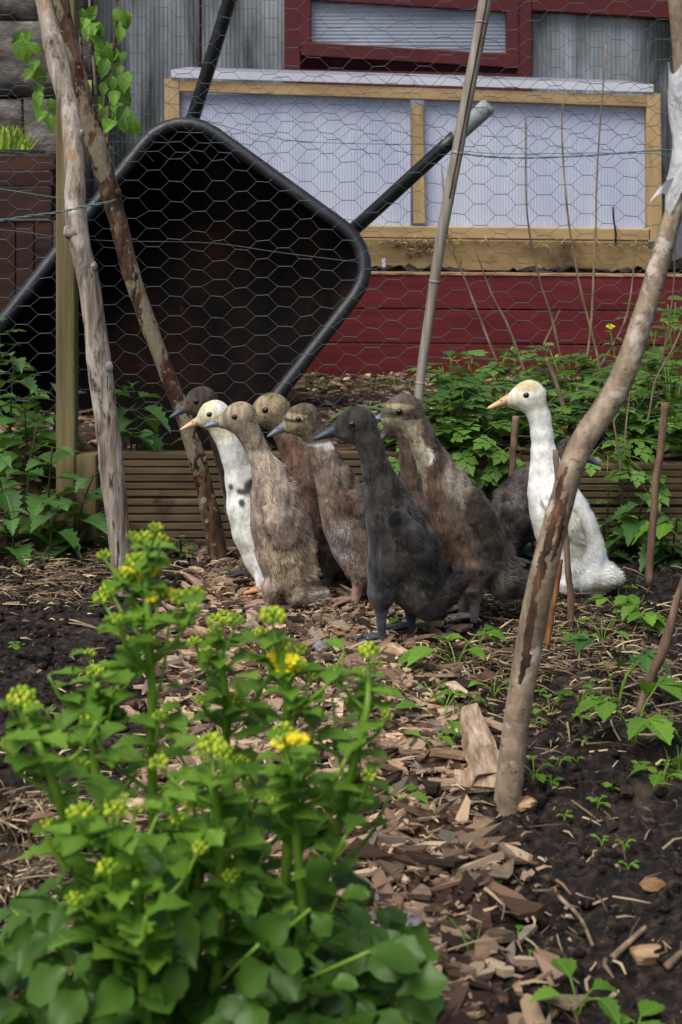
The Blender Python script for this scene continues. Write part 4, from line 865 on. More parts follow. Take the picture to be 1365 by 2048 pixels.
def band(y0, y1, slope=0, u0=0): return lambda u, v, w_: sstep(y0-5, y0+2, v-slope*(u-u0))*sstep(y1+5, y1-2, v-slope*(u-u0))
def leftof(line, soft=14):
    """1 on the left/breast side of a polyline u(v)"""
    vs_ = [p[1] for p in line]; us_ = [p[0] for p in line]
    return lambda u, v, w_: sstep(soft, -soft, u-np.interp(v, vs_, us_)+8*fbm(u*.06, v*.06, 2, 9))*(v > vs_[0]-30)
# legs as (u, v, r, w): thigh inside body, feathered end, shank, ankle
def gv(Y): return HZ+CZ*F/Y
make_duck('fawn grey-brown duck standing frontmost in the left cluster, seen from its side and back', 3.0,
    [(600, 1182, 20), (594, 1166, 35), (582, 1138, 52), (570, 1098, 57), (560, 1048, 56), (550, 998, 47), (538, 948, 31), (517, 906, 20), (506, 880, 20), (494, 858, 22)], (479, 836, 30), ((444, 845), (404, 854), 13),
    [[(566, 1150, 30, -20), (543, 1170, 17, -28), (540, 1183, 10, -30), (538, gv(3.0)-17, 9, -30)], [(600, 1158, 26, 16), (602, 1186, 14, 20), (602, 1196, 9, 20), (602, gv(3.0)-17, 8, 20)]],
    mixer('#a8917b', (above(895, 912), '#97826a'), (band(898, 908, .15, 510), '#b5a792'), (blob(590, 960, 30, 50), '#a3917e'), (leftof([(530, 960), (520, 1000), (530, 1060), (545, 1130)]), '#9d8175'), (blob(610, 1120, 12, 40, .6), '#6d6058'), (blob(590, 1030, 26, 60), '#8f7b6d'), (blob(575, 1110, 50, 40), '#9c8668'), (blob(632, 1185, 22, 16), '#a8988e')),
    '#7c8089', '#96766a', 3, [(600, 1180, 34), (622, 1188, 22), (642, 1192, 12)], ([(543, 1012, 17), (558, 1036, 26), (576, 1062, 21), (560, 1074, 13)], np.array([.96, .92, .98])))
make_duck('duck with yellow face and white breast flecked with black, second from the left', 3.09,
    [(556, 1160, 28), (548, 1140, 38), (532, 1108, 44), (514, 1060, 47), (500, 1012, 44), (487, 962, 34), (469, 915, 23), (458, 888, 20), (444, 862, 20)], (428, 831, 28), ((402, 842), (357, 861), 12),
    [[(535, 1130, 26, -20), (530, 1150, 16, -26), (528, 1162, 10, -27), (526, gv(3.09)-17, 8, -27)], [(548, 1135, 26, 18), (550, 1158, 15, 22), (550, 1170, 10, 22), (550, gv(3.09)-17, 8, 22)]],
    mixer('#ebe9e0', (above(852, 885), '#d2c59c'), (blob(446, 815, 12, 11), '#e0dcd0'), (blob(499, 967, 8, 12, .8), '#5a5c60'), (blob(486, 975, 9, 5, .8), '#5a5c60'), (blob(487, 997, 5, 6, .8), '#55575c'), (blob(464, 968, 4, 5, .8), '#55575c'), (blob(505, 960, 5, 8, .8), '#3c3e44'), (lambda u, v, w_: sstep(8, 26, w_)*(v > 900)*sstep(905, 960, v), '#4a332c')),
    '#dcba94', '#c98f6a', 4, [(560, 1150, 26), (578, 1165, 16), (590, 1172, 9)], None, soft=.45)
make_duck('dark brown-headed duck with blue-grey bill at the far left, half hidden by the yellow-faced one', 3.22,
    [(548, 1140, 30), (536, 1108, 38), (512, 1062, 42), (492, 1012, 40), (474, 962, 31), (456, 915, 23), (446, 885, 20), (428, 845, 21)], (402, 805, 29), ((376, 816), (336, 837), 12),
    [[(520, 1110, 24, -18), (508, 1130, 14, -24), (502, 1140, 9, -24), (500, gv(3.22)-17, 8, -24)], [(540, 1110, 24, 18), (544, 1134, 14, 22), (544, 1140, 9, 22), (544, gv(3.22)-17, 8, 22)]],
    mixer('#47332b', (above(850, 880), '#4d4038'), (blob(384, 806, 16, 14), '#665442')), '#5d6673', '#3e3d40', 5, [(556, 1130, 26), (574, 1146, 16), (586, 1154, 9)], None)
make_duck('tan-headed duck with rusty breast behind the fawn duck', 3.14,
    [(676, 1125, 26), (664, 1098, 40), (648, 1058, 46), (630, 1010, 46), (613, 962, 41), (598, 920, 31), (583, 886, 25), (568, 858, 24)], (541, 823, 34), ((508, 836), (470, 850), 12),
    [[(660, 1095, 26, -14), (659, 1122, 16, -20), (658, 1136, 9.5, -20), (656, gv(3.14)-17, 8, -20)], [(684, 1100, 22, 14), (685, 1130, 14, 20), (686, 1142, 9, 20), (685, gv(3.14)-17, 8, 20)]],
    mixer('#735a4a', (above(845, 905), '#84704f'), (blob(530, 810, 40, 14), '#947b55'), (leftof([(600, 900), (610, 960), (630, 1040), (640, 1080)], 18), '#7d5947'), (blob(662, 1100, 40, 60), '#50423b')), '#6a6a6e', '#4b474a', 6, [(682, 1108, 24), (700, 1124, 15), (712, 1132, 8)], None)
make_duck('brown duck with white neck ring and pale eye stripe in the middle of the cluster', 3.02,
    [(728, 1146, 28), (722, 1122, 38), (710, 1088, 46), (698, 1046, 50), (687, 1006, 46), (670, 960, 36), (650, 916, 25), (638, 889, 20), (628, 866, 22)], (606, 841, 32), ((573, 854), (531, 875), 13),
    [[(712, 1112, 30, -16), (718, 1136, 20, -22), (719, 1150, 11.5, -23), (710, gv(3.02)-17, 9.5, -23)], [(742, 1110, 26, 18), (744, 1140, 16, 22), (745, 1150, 10, 22), (744, gv(3.02)-17, 8, 22)]],
    mixer('#77655a', (above(868, 884), '#675747'), (blob(594, 850, 26, 13), '#94835c'), (blob(590, 829, 22, 4.5, .35), '#a08f66'), (blob(585, 838, 22, 3, .3), '#3f362e'), (band(884, 896, -.1, 640), '#c9c3b8'), (leftof([(650, 920), (665, 990), (685, 1070), (700, 1110)], 20), '#8a6f60'), (blob(690, 1000, 26, 30), '#6e5549'), (blob(680, 1070, 20, 40), '#8d8078')), '#777a83', '#8e7466', 7, [(730, 1130, 28), (748, 1142, 18), (762, 1148, 10)], ([(704, 986, 14), (716, 1008, 19), (726, 1030, 15)], np.array([1, .97, .97])))
make_duck('charcoal grey duck with black bill standing frontmost in the middle', 2.79,
    [(858, 1204, 32), (842, 1182, 47), (824, 1144, 63), (807, 1098, 67), (789, 1042, 55), (771, 986, 39), (753, 938, 27), (742, 900, 23), (734, 876, 25)], (713, 851, 36), ((678, 861), (621, 880), 18),
    [[(775, 1130, 44, -26), (763, 1178, 27, -34), (762, 1206, 12, -36), (763, gv(2.79)-18, 7.5, -36)], [(824, 1160, 34, 24), (826, 1215, 18, 30), (826, 1232, 11, 30), (823, gv(2.79)-18, 7.5, 30)]],
    mixer('#332f2d', (above(890, 950), '#3a3530'), (blob(712, 868, 30, 10), '#544b42'), (blob(790, 1028, 13, 16, .35, -1), '#141519'), (blob(845, 1010, 34, 50), '#454141'), (blob(815, 1180, 30, 24), '#55504d'), (leftof([(745, 950), (745, 1000), (760, 1060), (768, 1150)], 14), '#383637'), (blob(905, 1170, 34, 24), '#332e2c')), '#3b424d', '#3d434c', 8, [(862, 1206, 34), (892, 1186, 25), (916, 1166, 16), (928, 1156, 11)], ([(798, 1030, 22), (818, 1062, 30), (842, 1096, 22), (856, 1120, 12)], np.array([.85, .85, .87])))
make_duck('large chestnut brown duck with striped face and cream throat patch in the middle right', 2.91,
    [(1012, 1150, 30), (986, 1128, 43), (954, 1086, 57), (924, 1034, 58), (895, 978, 45), (870, 930, 33), (851, 892, 25), (838, 864, 25), (826, 846, 27)], (806, 826, 36), ((771, 836), (740, 840), 15),
    [[(950, 1130, 40, -20), (944, 1168, 21, -28), (948, 1184, 11, -30), (946, gv(2.91)-17, 9, -30)], [(938, 1140, 34, 16), (932, 1170, 18, 22), (930, 1184, 10, 22), (926, gv(2.91)-17, 8.5, 22)]],
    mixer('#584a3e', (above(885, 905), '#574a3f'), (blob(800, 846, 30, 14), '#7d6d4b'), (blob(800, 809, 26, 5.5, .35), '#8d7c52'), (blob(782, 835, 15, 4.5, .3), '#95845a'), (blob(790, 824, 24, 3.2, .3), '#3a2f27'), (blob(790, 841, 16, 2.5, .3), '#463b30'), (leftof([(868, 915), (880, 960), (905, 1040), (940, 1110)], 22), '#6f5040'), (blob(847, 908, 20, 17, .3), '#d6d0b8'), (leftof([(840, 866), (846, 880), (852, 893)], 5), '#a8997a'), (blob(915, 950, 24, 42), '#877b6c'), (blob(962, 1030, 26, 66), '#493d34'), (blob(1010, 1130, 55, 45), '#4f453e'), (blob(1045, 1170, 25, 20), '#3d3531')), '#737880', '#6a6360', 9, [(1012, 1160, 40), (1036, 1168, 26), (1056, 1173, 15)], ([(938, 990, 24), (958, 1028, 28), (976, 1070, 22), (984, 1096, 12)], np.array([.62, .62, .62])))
make_duck('dark brown duck mostly hidden behind the striped-faced one, only neck and bill tip showing', 3.2,
    [(925, 1130, 30), (908, 1100, 40), (885, 1056, 44), (862, 1008, 44), (842, 962, 38), (831, 925, 30), (825, 893, 23), (817, 868, 23)], (799, 846, 29), ((779, 862), (757, 884), 14),
    [[(890, 1090, 24, -16), (886, 1118, 14, -22), (884, 1130, 9, -22), (882, gv(3.2)-17, 8, -22)], [(908, 1095, 24, 16), (906, 1122, 14, 22), (905, 1134, 9, 22), (903, gv(3.2)-17, 8, 22)]],
    mixer('#4d3f37', (leftof([(815, 890), (825, 960), (850, 1040)], 12), '#5c4436'), (blob(785, 858, 14, 14), '#6f6043')), '#5c6067', '#45423f', 10, [(928, 1120, 26), (946, 1134, 16), (960, 1140, 9)], None)
make_duck('white duck with pale orange bill standing alone behind the curved branch', 3.1,
    [(1178, 1152, 36), (1163, 1130, 50), (1146, 1094, 57), (1130, 1054, 59), (1115, 1016, 54), (1102, 980, 44), (1094, 943, 32), (1088, 905, 23), (1084, 866, 19.5), (1080, 836, 20)], (1057, 793, 30), ((1019, 801), (972, 818), 13.5),
    [[(1136, 1130, 32, -18), (1128, 1158, 18, -24), (1126, 1170, 10.5, -24), (1128, gv(3.1)-17, 9, -24)], [(1108, 1110, 26, 20), (1090, 1150, 16, 26), (1076, 1166, 10, 26), (1062, gv(3.1)-17, 9, 26)]],
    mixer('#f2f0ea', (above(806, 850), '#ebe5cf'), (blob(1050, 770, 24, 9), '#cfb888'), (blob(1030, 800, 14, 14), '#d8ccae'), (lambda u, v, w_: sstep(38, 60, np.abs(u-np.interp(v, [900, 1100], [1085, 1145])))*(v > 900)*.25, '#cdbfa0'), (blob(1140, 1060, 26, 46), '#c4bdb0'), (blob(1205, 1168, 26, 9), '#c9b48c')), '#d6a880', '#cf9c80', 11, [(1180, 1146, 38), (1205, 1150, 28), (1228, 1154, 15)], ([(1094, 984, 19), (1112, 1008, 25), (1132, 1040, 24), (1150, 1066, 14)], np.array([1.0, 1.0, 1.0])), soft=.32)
make_duck('dark grey duck hidden behind the white one with its head turned to the right', 3.33,
    [(1014, 1052, 32), (1020, 1034, 42), (1036, 1006, 44), (1060, 978, 40), (1088, 955, 30), (1112, 938, 22), (1128, 922, 21)], (1143, 906, 27), ((1172, 916), (1207, 933), 12),
    [[(1020, 1050, 28, -16), (1018, 1078, 16, -20), (1018, 1092, 9, -20), (1016, gv(3.33)-17, 8, -20)], [(1036, 1050, 28, 16), (1040, 1080, 16, 20), (1040, 1092, 9, 20), (1040, gv(3.33)-17, 8, 20)]],
    mixer('#4f4844', (above(920, 950), '#4c433a'), (blob(1015, 985, 30, 22), '#6b635e')), '#4d5666', '#3e3f45', 12, [(1022, 1046, 36), (1040, 1062, 20), (1062, 1074, 10)], ([(1020, 1010, 18), (1036, 1034, 20), (1052, 1054, 12)], np.array([.8, .8, .8])), heading=1, fuzz=.8)

# ------------------------------------------------------------------ leaves
def leaf_mesh(name, m, prof, serr=0, fold=.18, droop=.25, rows=8, wave=.0, seed=0):
    """unit leaf along +y, prof: list of (y, halfwidth)"""
    g = np.random.default_rng(seed); V = []
    py_ = [p[0] for p in prof]; pw_ = [p[1] for p in prof]
    for i in range(rows+1):
        t = i/rows; hw = np.interp(t, py_, pw_)*(1+(serr if i % 2 else -serr)*(0 if i in (0, rows) else 1))
        for k, f_ in enumerate((-1, -.5, 0, .5, 1)):
            yy = t+(.035 if serr and abs(f_) == 1 and i % 2 else 0)*1.0
            V.append((f_*hw, yy, fold*abs(f_)*hw*2.2-droop*t*t+wave*math.sin(t*9+f_*2+seed)*abs(f_)+.01*(g.random()-.5)))
    Fc = [(i*5+k, i*5+k+1, (i+1)*5+k+1, (i+1)*5+k) for i in range(rows) for k in range(4)]
    return mkmesh(name, np.array(V), Fc, m)
def lobed_mesh(name, m, lobes, seed=0, droop=.2):
    """palmate leaf: lobes = (angle, length, width, y0)"""
    V, Fc = [], []; q = 0
    for a, L, wd, y0 in lobes:
        ca, sa = math.cos(a), math.sin(a); rows = 5
        for i in range(rows+1):
            t = i/rows; hw = wd*(math.sin(math.pi*min(1, t*.92+.06))**.8)*(1+(.28 if i % 2 else -.18)*(0 < i < rows))*(1 if i < rows else .1)
            for f_ in (-1, 0, 1):
                x, y = f_*hw, t*L; X_, Y_ = x*ca+y*sa, -x*sa+y*ca+y0; V.append((X_, Y_, .12*abs(f_)*hw*2+.02*q/18-droop*(X_*X_+Y_*Y_)*.6))
        Fc += [(q+i*3+k, q+i*3+k+1, q+(i+1)*3+k+1, q+(i+1)*3+k) for i in range(rows) for k in range(2)]; q += (rows+1)*3
    return mkmesh(name, np.array(V), Fc, m)
OV = [(0, .015), (.08, .12), (.25, .30), (.45, .36), (.65, .31), (.85, .16), (1, .01)]
NET = [(0, .02), (.06, .20), (.2, .36), (.4, .37), (.6, .29), (.8, .16), (1, .01)]
ROC = [(0, .03), (.12, .05), (.2, .16), (.3, .10), (.38, .26), (.55, .37), (.75, .36), (.9, .22), (1, .03)]
ROU = [(0, .03), (.1, .2), (.3, .36), (.55, .41), (.78, .34), (.92, .18), (1, .03)]
L_net = [leaf_mesh('leaf', m_leafNettle, NET, .16, .2, d, 12, 0, i) for i, d in enumerate((.15, .35, .55))]
L_rocbig = [leaf_mesh('leaf', m_leafRocket, p, s_, .12, d, 9, .045, 20+i) for i, (p, s_, d) in enumerate(((ROU, .03, .2), (ROC, .05, .3), (OV, .05, .35), (ROU, .02, .5)))]
L_rocsm = [leaf_mesh('leaf', m_leafRocketHi, p, s_, .15, d, 9, .03, 40+i) for i, (p, s_, d) in enumerate(((ROC, .18, .2), (OV, .2, .3), (ROC, .14, .45)))]
L_pear = [leaf_mesh('leaf', m_leafPear, OV, .02, .25, d, 7, 0, 60+i) for i, d in enumerate((.2, .5))]
L_rasp = [leaf_mesh('leaf', m_leafRasp, OV, .10, .16, d, 11, .01, 70+i) for i, d in enumerate((.15, .3, .5))]
L_sm = [leaf_mesh('leaf', m_leafRasp, ROU, 0, .1, .1, 5, 0, 80)]
L_bank = [lobed_mesh('leaf', m_leafBank, [(0, .62, .17, .38), (.75, .55, .16, .28), (-.75, .55, .16, .28), (1.5, .42, .13, .2), (-1.5, .42, .13, .2)], 1, d) for d in (.15, .4)]
def place_leaf(parent, me, pos, d, up, size, name='leaf'):
    d = Vector(d).normalized(); up = Vector(up); x = d.cross(up)
    if x.length < 1e-4: x = d.cross(Vector((0, 1, .3)))
    x.normalize(); z = x.cross(d); M = Matrix((x, d, z)).transposed().to_4x4()
    o = link(name, me, parent); o.matrix_local = Matrix.Translation(Vector(pos)-Vector(ORG[parent.name])) @ M @ Matrix.Scale(size, 4); return o
pg = np.random.default_rng(99)
def nettle(label, base, h, lean=(0, 0), pairs=6, size=.07, meshes=None, stem=m_nstem, group=None, name='nettle', cat='nettle', top=.55, first=.22):
    meshes = meshes or L_net; base = np.array(base, float); root = thing(name, label, cat, base, group)
    tip = base+np.array([lean[0], lean[1], h]); mid = base+np.array([lean[0]*.3, lean[1]*.3, h*.55]); c = catmull([base-[0, 0, .01], mid, tip], 16)
    V, Fc = tube(c, np.linspace(.0035, .0018, 16), 6); put('stem', V, Fc, stem, root)
    a0 = pg.random()*3.14
    for i in range(pairs):
        t = first+(1-first)*i/max(1, pairs-1); p = c[int(t*15)]; sz = 1.12*size*(1.0-.5*max(0, t-.55)/.45)*(.85+.3*pg.random()); a = a0+i*1.45
        for s_ in (0, math.pi):
            aa = a+s_+.3*pg.normal(); d = np.array([math.cos(aa), math.sin(aa), .35*(t-.4)+.2*pg.normal()-.05]); pet = p+d*size*.22
            V, Fc = tube(np.array([p, pet]), .0012, 4); put('leaf_stalk', V, Fc, stem, root)
            place_leaf(root, meshes[int(pg.integers(len(meshes)))], pet, d, (0, 0, 1), sz)
    return root
def rosette(label, base, n, size, h, meshes, name='leafy_seedling', cat='seedling', group=None, stem=m_stem, spread=1.0, trif=False, a_rng=None):
    base = np.array(base, float); root = thing(name, label, cat, base, group)
    for i in range(n):
        a = (i*2.4+pg.random()) if a_rng is None else a_rng[0]+(a_rng[1]-a_rng[0])*(i+.5)/n; hh = h*(.6+.5*pg.random()); out = np.array([math.cos(a), math.sin(a), 0])*spread*h*(.35+.5*pg.random())
        p1 = base+out+[0, 0, hh]; V, Fc = tube(catmull([base-[0, 0, .005], base+out*.35+[0, 0, hh*.6], p1], 7), max(.0009, size*.022), 5); put('leaf_stalk', V, Fc, stem, root)
        if trif:
            for da, f_ in ((0, 1), (1.25, .85), (-1.25, .85)):
                d = np.array([math.cos(a+da), math.sin(a+da), -.15]); place_leaf(root, meshes[int(pg.integers(len(meshes)))], p1, d, (0, 0, 1), size*f_*(.85+.3*pg.random()))
        else:
            d = np.array([math.cos(a), math.sin(a), .1*pg.normal()]); place_leaf(root, meshes[int(pg.integers(len(meshes)))], p1, d, (0, 0, 1), size*(.8+.4*pg.random()))
    return root
def tgp(px, py):
    """terrace point under a photo pixel"""
    Y = (CZ-.225)*F/(py-HZ); return np.array([(px-CX)*Y/F, Y, float(tz((px-CX)*Y/F, Y))])
def at(px, Y, z=None):
    x = (px-CX)*Y/F; return np.array([x, Y, float(gh(x, Y)) if z is None else z])
# left nettles
for lb, px, Y, h, ln, n, sz, z in (('tall nettle at the left leaning over the fence post foot', 95, 3.42, .26, (.02, -.04), 6, .085, None),
        ('nettle at the left picture edge beside the tall one', 15, 3.40, .23, (-.02, -.03), 6, .08, None), ('nettle in front of the short stake stub', 150, 3.38, .20, (.05, -.04), 5, .075, None),
        ('low nettle with spreading leaves at the foot of the fence post', 100, 3.33, .13, (.03, -.05), 4, .07, None), ('small dark nettle lowest at the left edge', 30, 3.32, .12, (-.01, -.04), 4, .065, None), ('nettle standing behind the left clump on the slope', 50, 3.55, .30, (.03, 0), 6, .08, None)):
    nettle(lb, at(px, Y), h, ln, n, sz)
nettle('nettle between the two branch poles in front of the barrow tray', at(275, 3.65, .22), .15, (.0, -.06), 5, .078)
nettle('pale low nettle at the board top right of the grey branch pole', at(262, 3.62, .21), .06, (.02, -.08), 3, .065)
nettle('feathery nettle beside the barrow at the left edge', at(0, 3.95, .2), .30, (.0, 0), 8, .075, L_bank)
nettle('little nettle sprout at the board top left of the duck bills', at(345, 3.62, .20), .035, (.0, -.05), 2, .06)
# right bank
bank = [(905, 3.75, .20, 'tallest leafy weed right of the bamboo cane'), (880, 3.62, .10, 'leafy weed hanging over the boards behind the striped duck'), (940, 3.66, .13, 'weed spilling over the boards left of the cane stub'), (975, 3.80, .15, 'weed behind the cane stub'),
        (985, 4.15, .17, 'weed in front of the red planks left of the white duck'), (1150, 4.1, .20, 'weed in front of the red planks behind the white duck'), (1050, 3.85, .11, 'low weed behind the white duck neck'), (1190, 3.72, .12, 'weed on the board top right of the white duck neck'), (1215, 4.05, .21, 'weed behind the bend of the curved branch'),
        (1255, 3.72, .16, 'weed above the boards right of the curved branch'), (1300, 3.85, .24, 'tall weed behind the upright brown cane'), (1345, 3.70, .22, 'weed at the right picture edge above the boards'), (1290, 4.3, .28, 'weed against the red planks at the far right'), (1350, 4.35, .36, 'tallest weed at the right edge against the red planks'), (930, 4.2, .14, 'small weed under the red planks right of the cane'), (1090, 3.70, .08, 'low weed spilling onto the boards by the white duck'),
        (820, 3.66, .06, 'small weed between the charcoal and striped ducks'), (1330, 3.62, .10, 'weed drooping over the boards at the right edge'), (1080, 4.3, .16, 'weed between dry stems under the red planks')]
for i, (px, Y, h, lb) in enumerate(bank):
    b = at(px, Y, .22)
    root = nettle(lb, b, h*(.8 if px > 1140 else 1.05), (.03*pg.normal(), -.05), 7, .072, L_bank if i % 4 else L_net, m_stem, None, 'leafy_weed', 'weed', first=.1)
    for j in range(14):                                    # basal leaves
        a = pg.random()*6.28; d = np.array([math.cos(a), math.sin(a)-.3, .3*pg.random()]); p = b+d*(.02+.10*pg.random())*np.array([1, 1, .5])+[0, 0, .015+h*.85*pg.random()]
        V, Fc = tube(np.array([b+[0, 0, .005], p]), .0011, 4); put('leaf_stalk', V, Fc, m_stem, root); place_leaf(root, L_bank[j % 2], p, d, (0, 0, 1), .055+.04*pg.random())
for i, (px, lb) in enumerate(((900, 'weed hanging down the boards behind the striped duck back'), (955, 'lobed weed hanging down the boards beside the cane stub'), (1000, 'lobed weed hanging down the boards left of the white duck'), (1215, 'lobed weed spilling down the boards right of the white duck'))):
    b0 = at(px, 3.565, .20); rt = thing('leafy_weed', lb, 'weed', b0)
    for j in range(10):
        e = b0+np.array([.07*pg.normal(), -.05-.05*pg.random(), -.07*pg.random()+.07*pg.random()]); put('leaf_stalk', *tube(catmull([b0, (b0+e)/2+[0, -.01, .03], e], 6), .0011, 4), m_stem, rt); place_leaf(rt, L_bank[j % 2], e, (pg.normal()*.7, -.5, -.4+.5*pg.normal()), (0, -.5, 1), .045+.03*pg.random())
# nettles in front of the boards at the right
for lb, px, Y, h, ln, n, sz, ms in (('nettle in front of the boards right of the white duck', 1275, 3.42, .13, (.0, -.05), 5, .07, None), ('nettle at the lower right edge before the boards', 1345, 3.36, .11, (.0, -.05), 5, .075, None), ('small nettle beside the white duck tail', 1210, 3.40, .10, (-.01, -.04), 4, .06, None),
        ('climbing weed with lobed leaves on the boards', 1215, 3.48, .16, (0, -.02), 4, .05, L_bank), ('weed with pale lobed leaves above the tail nettle', 1255, 3.47, .19, (0, -.02), 4, .05, L_bank), ('low nettle between cane and picture edge', 1320, 3.34, .08, (0, -.03), 3, .065, None), ('green sprout beside the white duck legs', 1065, 3.42, .13, (0, -.03), 4, .05, L_bank), ('small weed at the board foot left of the duck cluster', 363, 3.40, .05, (0, -.03), 3, .035, L_bank), ('green sprout showing between the brown and charcoal ducks', 715, 3.42, .17, (0, -.02), 5, .045, L_bank)):
    nettle(lb, at(px, Y), h, ln, n, sz, ms)
# bright seedlings on the right bed
def rs(label, px, py, n, size, h, **k): return rosette(label, gpt(px, py), n, size, h, k.pop('meshes', L_rasp), **k)
rs('bright green seedling cluster between the charcoal duck and the curved branch', 915, 1345, 5, .052, .055, spread=1.3)
rs('bright seedling with one upright leaf beside the cluster', 955, 1325, 3, .05, .06, spread=.5)
rs('flat leafy seedling above the pale split log', 885, 1455, 4, .038, .05, spread=1.5)
rs('bright leaves touching the top of the pale split log', 925, 1440, 2, .042, .04, spread=1.2)
rs('large bright three-leaved plant at the foot of the slanting cane', 1268, 1492, 3, .062, .085, trif=True, spread=.8, name='bramble_sprout', cat='sprout')
rs('jagged pale green sprout behind the large three-leaved plant', 1235, 1420, 3, .05, .11, trif=True, spread=.6, name='bramble_sprout', cat='sprout', meshes=L_net)
rs('yellow-green sprout below the upright brown cane', 1240, 1240, 3, .045, .06, trif=True, spread=.7, name='bramble_sprout', cat='sprout')
rs('pale sprout spreading flat right of the white duck feet', 1285, 1262, 3, .05, .045, trif=True, spread=.8, name='bramble_sprout', cat='sprout')
rs('light green seedling row beside the thin brown cane foot', 1160, 1290, 5, .022, .03, spread=1.3)
rs('sprout with two pale leaves between the cane foot and the straw', 1205, 1290, 4, .032, .04)
rs('drooping leaf plant at the right picture edge over the boards', 1385, 1150, 3, .075, .19, trif=True, spread=.5, name='bramble_sprout', cat='sprout')
rs('bright seedling at the bottom edge right of the path', 1155, 2030, 4, .034, .035, spread=1.2)
rs('leaf poking up at the bottom right corner', 1275, 2075, 3, .034, .02, spread=.6)
rs('seedling between chips under the charcoal duck', 820, 1265, 3, .03, .03, spread=.9)
rs('seedling left of the split log among chips', 865, 1505, 4, .028, .03, spread=1)
rs('small round-leaved seedling at the log foot', 800, 1612, 3, .026, .02)
LM = [('the curved branch foot', 1010, 1640), ('the wood block', 1290, 1912), ('the ash-grey crumbly stone', 1312, 1780), ('the large three-leaved plant', 1290, 1430), ('the white duck feet', 1130, 1205), ('the thin brown cane foot', 1143, 1268), ('the charcoal duck foot', 762, 1280), ('the striped duck feet', 935, 1245), ('the slanting cane foot', 1258, 1490), ('the round straw-topped stone', 70, 1315), ('the upright cane foot', 1297, 1170), ('the pale grey path stone', 813, 1862), ('the reddish stone', 1055, 1625), ('the bottom edge seedling', 1155, 2030)]
SL = set()
def seed_label(px, py):
    for k in range(len(LM)):
        nm, lx, ly = sorted(LM, key=lambda q: (q[1]-px)**2+(q[2]-py)**2)[k]; dx, dy = px-lx, py-ly; d = math.hypot(dx, dy)
        v = 'above' if dy < -abs(dx)*.5 else 'below' if dy > abs(dx)*.5 else ''; h = 'left of' if dx < -abs(dy)*.5 else 'right of' if dx > abs(dy)*.5 else ''
        w_ = 'close' if d < 90 else 'further'
        lb = 'tiny green seedling in dark soil '+w_+' '+(v+' and '+h if v and h else v+h)+' '+nm
        if lb not in SL: SL.add(lb); return lb
rs('yellow-green weed at the curved branch foot on its right', 1068, 1560, 4, .020, .022, spread=1.2)
rs('leafy weed between the straw and the curved branch', 1100, 1435, 5, .022, .026, spread=1.3)
rs('low weed beside the curved branch above the pale split log', 990, 1395, 5, .024, .026, spread=1.3)
rs('low weed on the path edge between log and charcoal duck', 860, 1400, 4, .026, .026, spread=1.2)
rs('small weed at the right edge below the slanting cane', 1340, 1600, 5, .024, .026, spread=1.3)
rs('feathery weed patch left of the large three-leaved plant', 1165, 1420, 6, .024, .030, meshes=L_bank, spread=1.4)
for px, py in ((1115, 1605), (1185, 1585), (1205, 1690), (1250, 1700), (1085, 1405), (1130, 1400), (1165, 1445), (1215, 1405), (1070, 1450), (1120, 1530), (1165, 1485), (1130, 1640), (1285, 1545), (1330, 1530), (1345, 1560), (1255, 1730), (1035, 1880), (1060, 1930), (990, 1780), (840, 1310), (790, 1295), (1075, 1300), (1225, 1150), (1265, 1180), (1205, 1205), (1345, 1440), (1180, 1370), (1110, 1375), (880, 1990), (35, 1300), (1150, 1520), (1240, 1600)):
    rosette(seed_label(px, py), gpt(px, py), int(pg.integers(3, 6)), .008+.008*pg.random(), .010, L_sm, 'weed_seedling', 'seedling', 'tiny weed seedlings in the soil')
# grass
def tuft(label, base, n, L, spread, group=None, cols=('#5f8a2c', '#7aa53c', '#41681f')):
    root = thing('grass_tuft', label, 'grass', base, group); mb = MB()
    for k in range(n):
        a = pg.random()*6.28; p = np.array(base)+np.array([math.cos(a), math.sin(a), 0])*spread*pg.random(); ln = L*(.5+.7*pg.random()); d = np.array([math.cos(a), math.sin(a), 0])*(.15+.6*pg.random()); sd_ = np.array([-math.sin(a), math.cos(a), 0])*.0016; rows = []
        for q_ in range(5):
            t = q_/4; c_ = p+d*ln*t*t+np.array([0, 0, ln*t*(1-.3*t)]); rows += [c_-sd_*(1-t*.9), c_+sd_*(1-t*.9)]
        mb.add(rows, [(2*i, 2*i+1, 2*i+3, 2*i+2) for i in range(4)], lin(cols[k % 3]))
    if n > 12: mb.build('blades', m_grass, root, True, True)['kind'] = 'stuff'
    else:
        for V_, C_ in zip(mb.V, mb.C): put('blade', V_, [(2*i, 2*i+1, 2*i+3, 2*i+2) for i in range(4)], m_grass, root, C_)
    return root
for lb, px, py, n, L, sp_ in (('grass tuft under the red planks right of the barrow', 640, 778, 46, .075, .09), ('thin grass tuft left of the bamboo cane foot', 745, 775, 30, .06, .07), ('grass tuft under the red planks right of the bamboo cane', 800, 772, 26, .06, .06), ('grass under the red planks behind the white duck', 1040, 790, 60, .10, .12), ('long grass under the red planks near the curved branch', 1180, 785, 60, .10, .12), ('grass at the red planks left of the white duck', 930, 780, 40, .08, .1)):
    tuft(lb, tgp(px, py), n, L, sp_)
for lb, px, py, n, L, sp_ in (('two thin grass blades left of the duck feet', 418, 1190, 2, .10, .012), ('grass wisps behind the grey branch pole foot', 205, 1100, 6, .11, .03), ('arching grass wisp at the soil left of the path', 180, 1215, 7, .05, .02), ('grass beside the white duck tail', 1230, 1180, 20, .06, .06), ('thin grass at the right edge in the dark soil', 1330, 1500, 10, .06, .04), ('slender grass shoot on the near path', 945, 1925, 3, .06, .01), ('fine grass blades beside the curved branch foot', 960, 1520, 5, .035, .02)):
    tuft(lb, gpt(px, py), n, L, sp_)
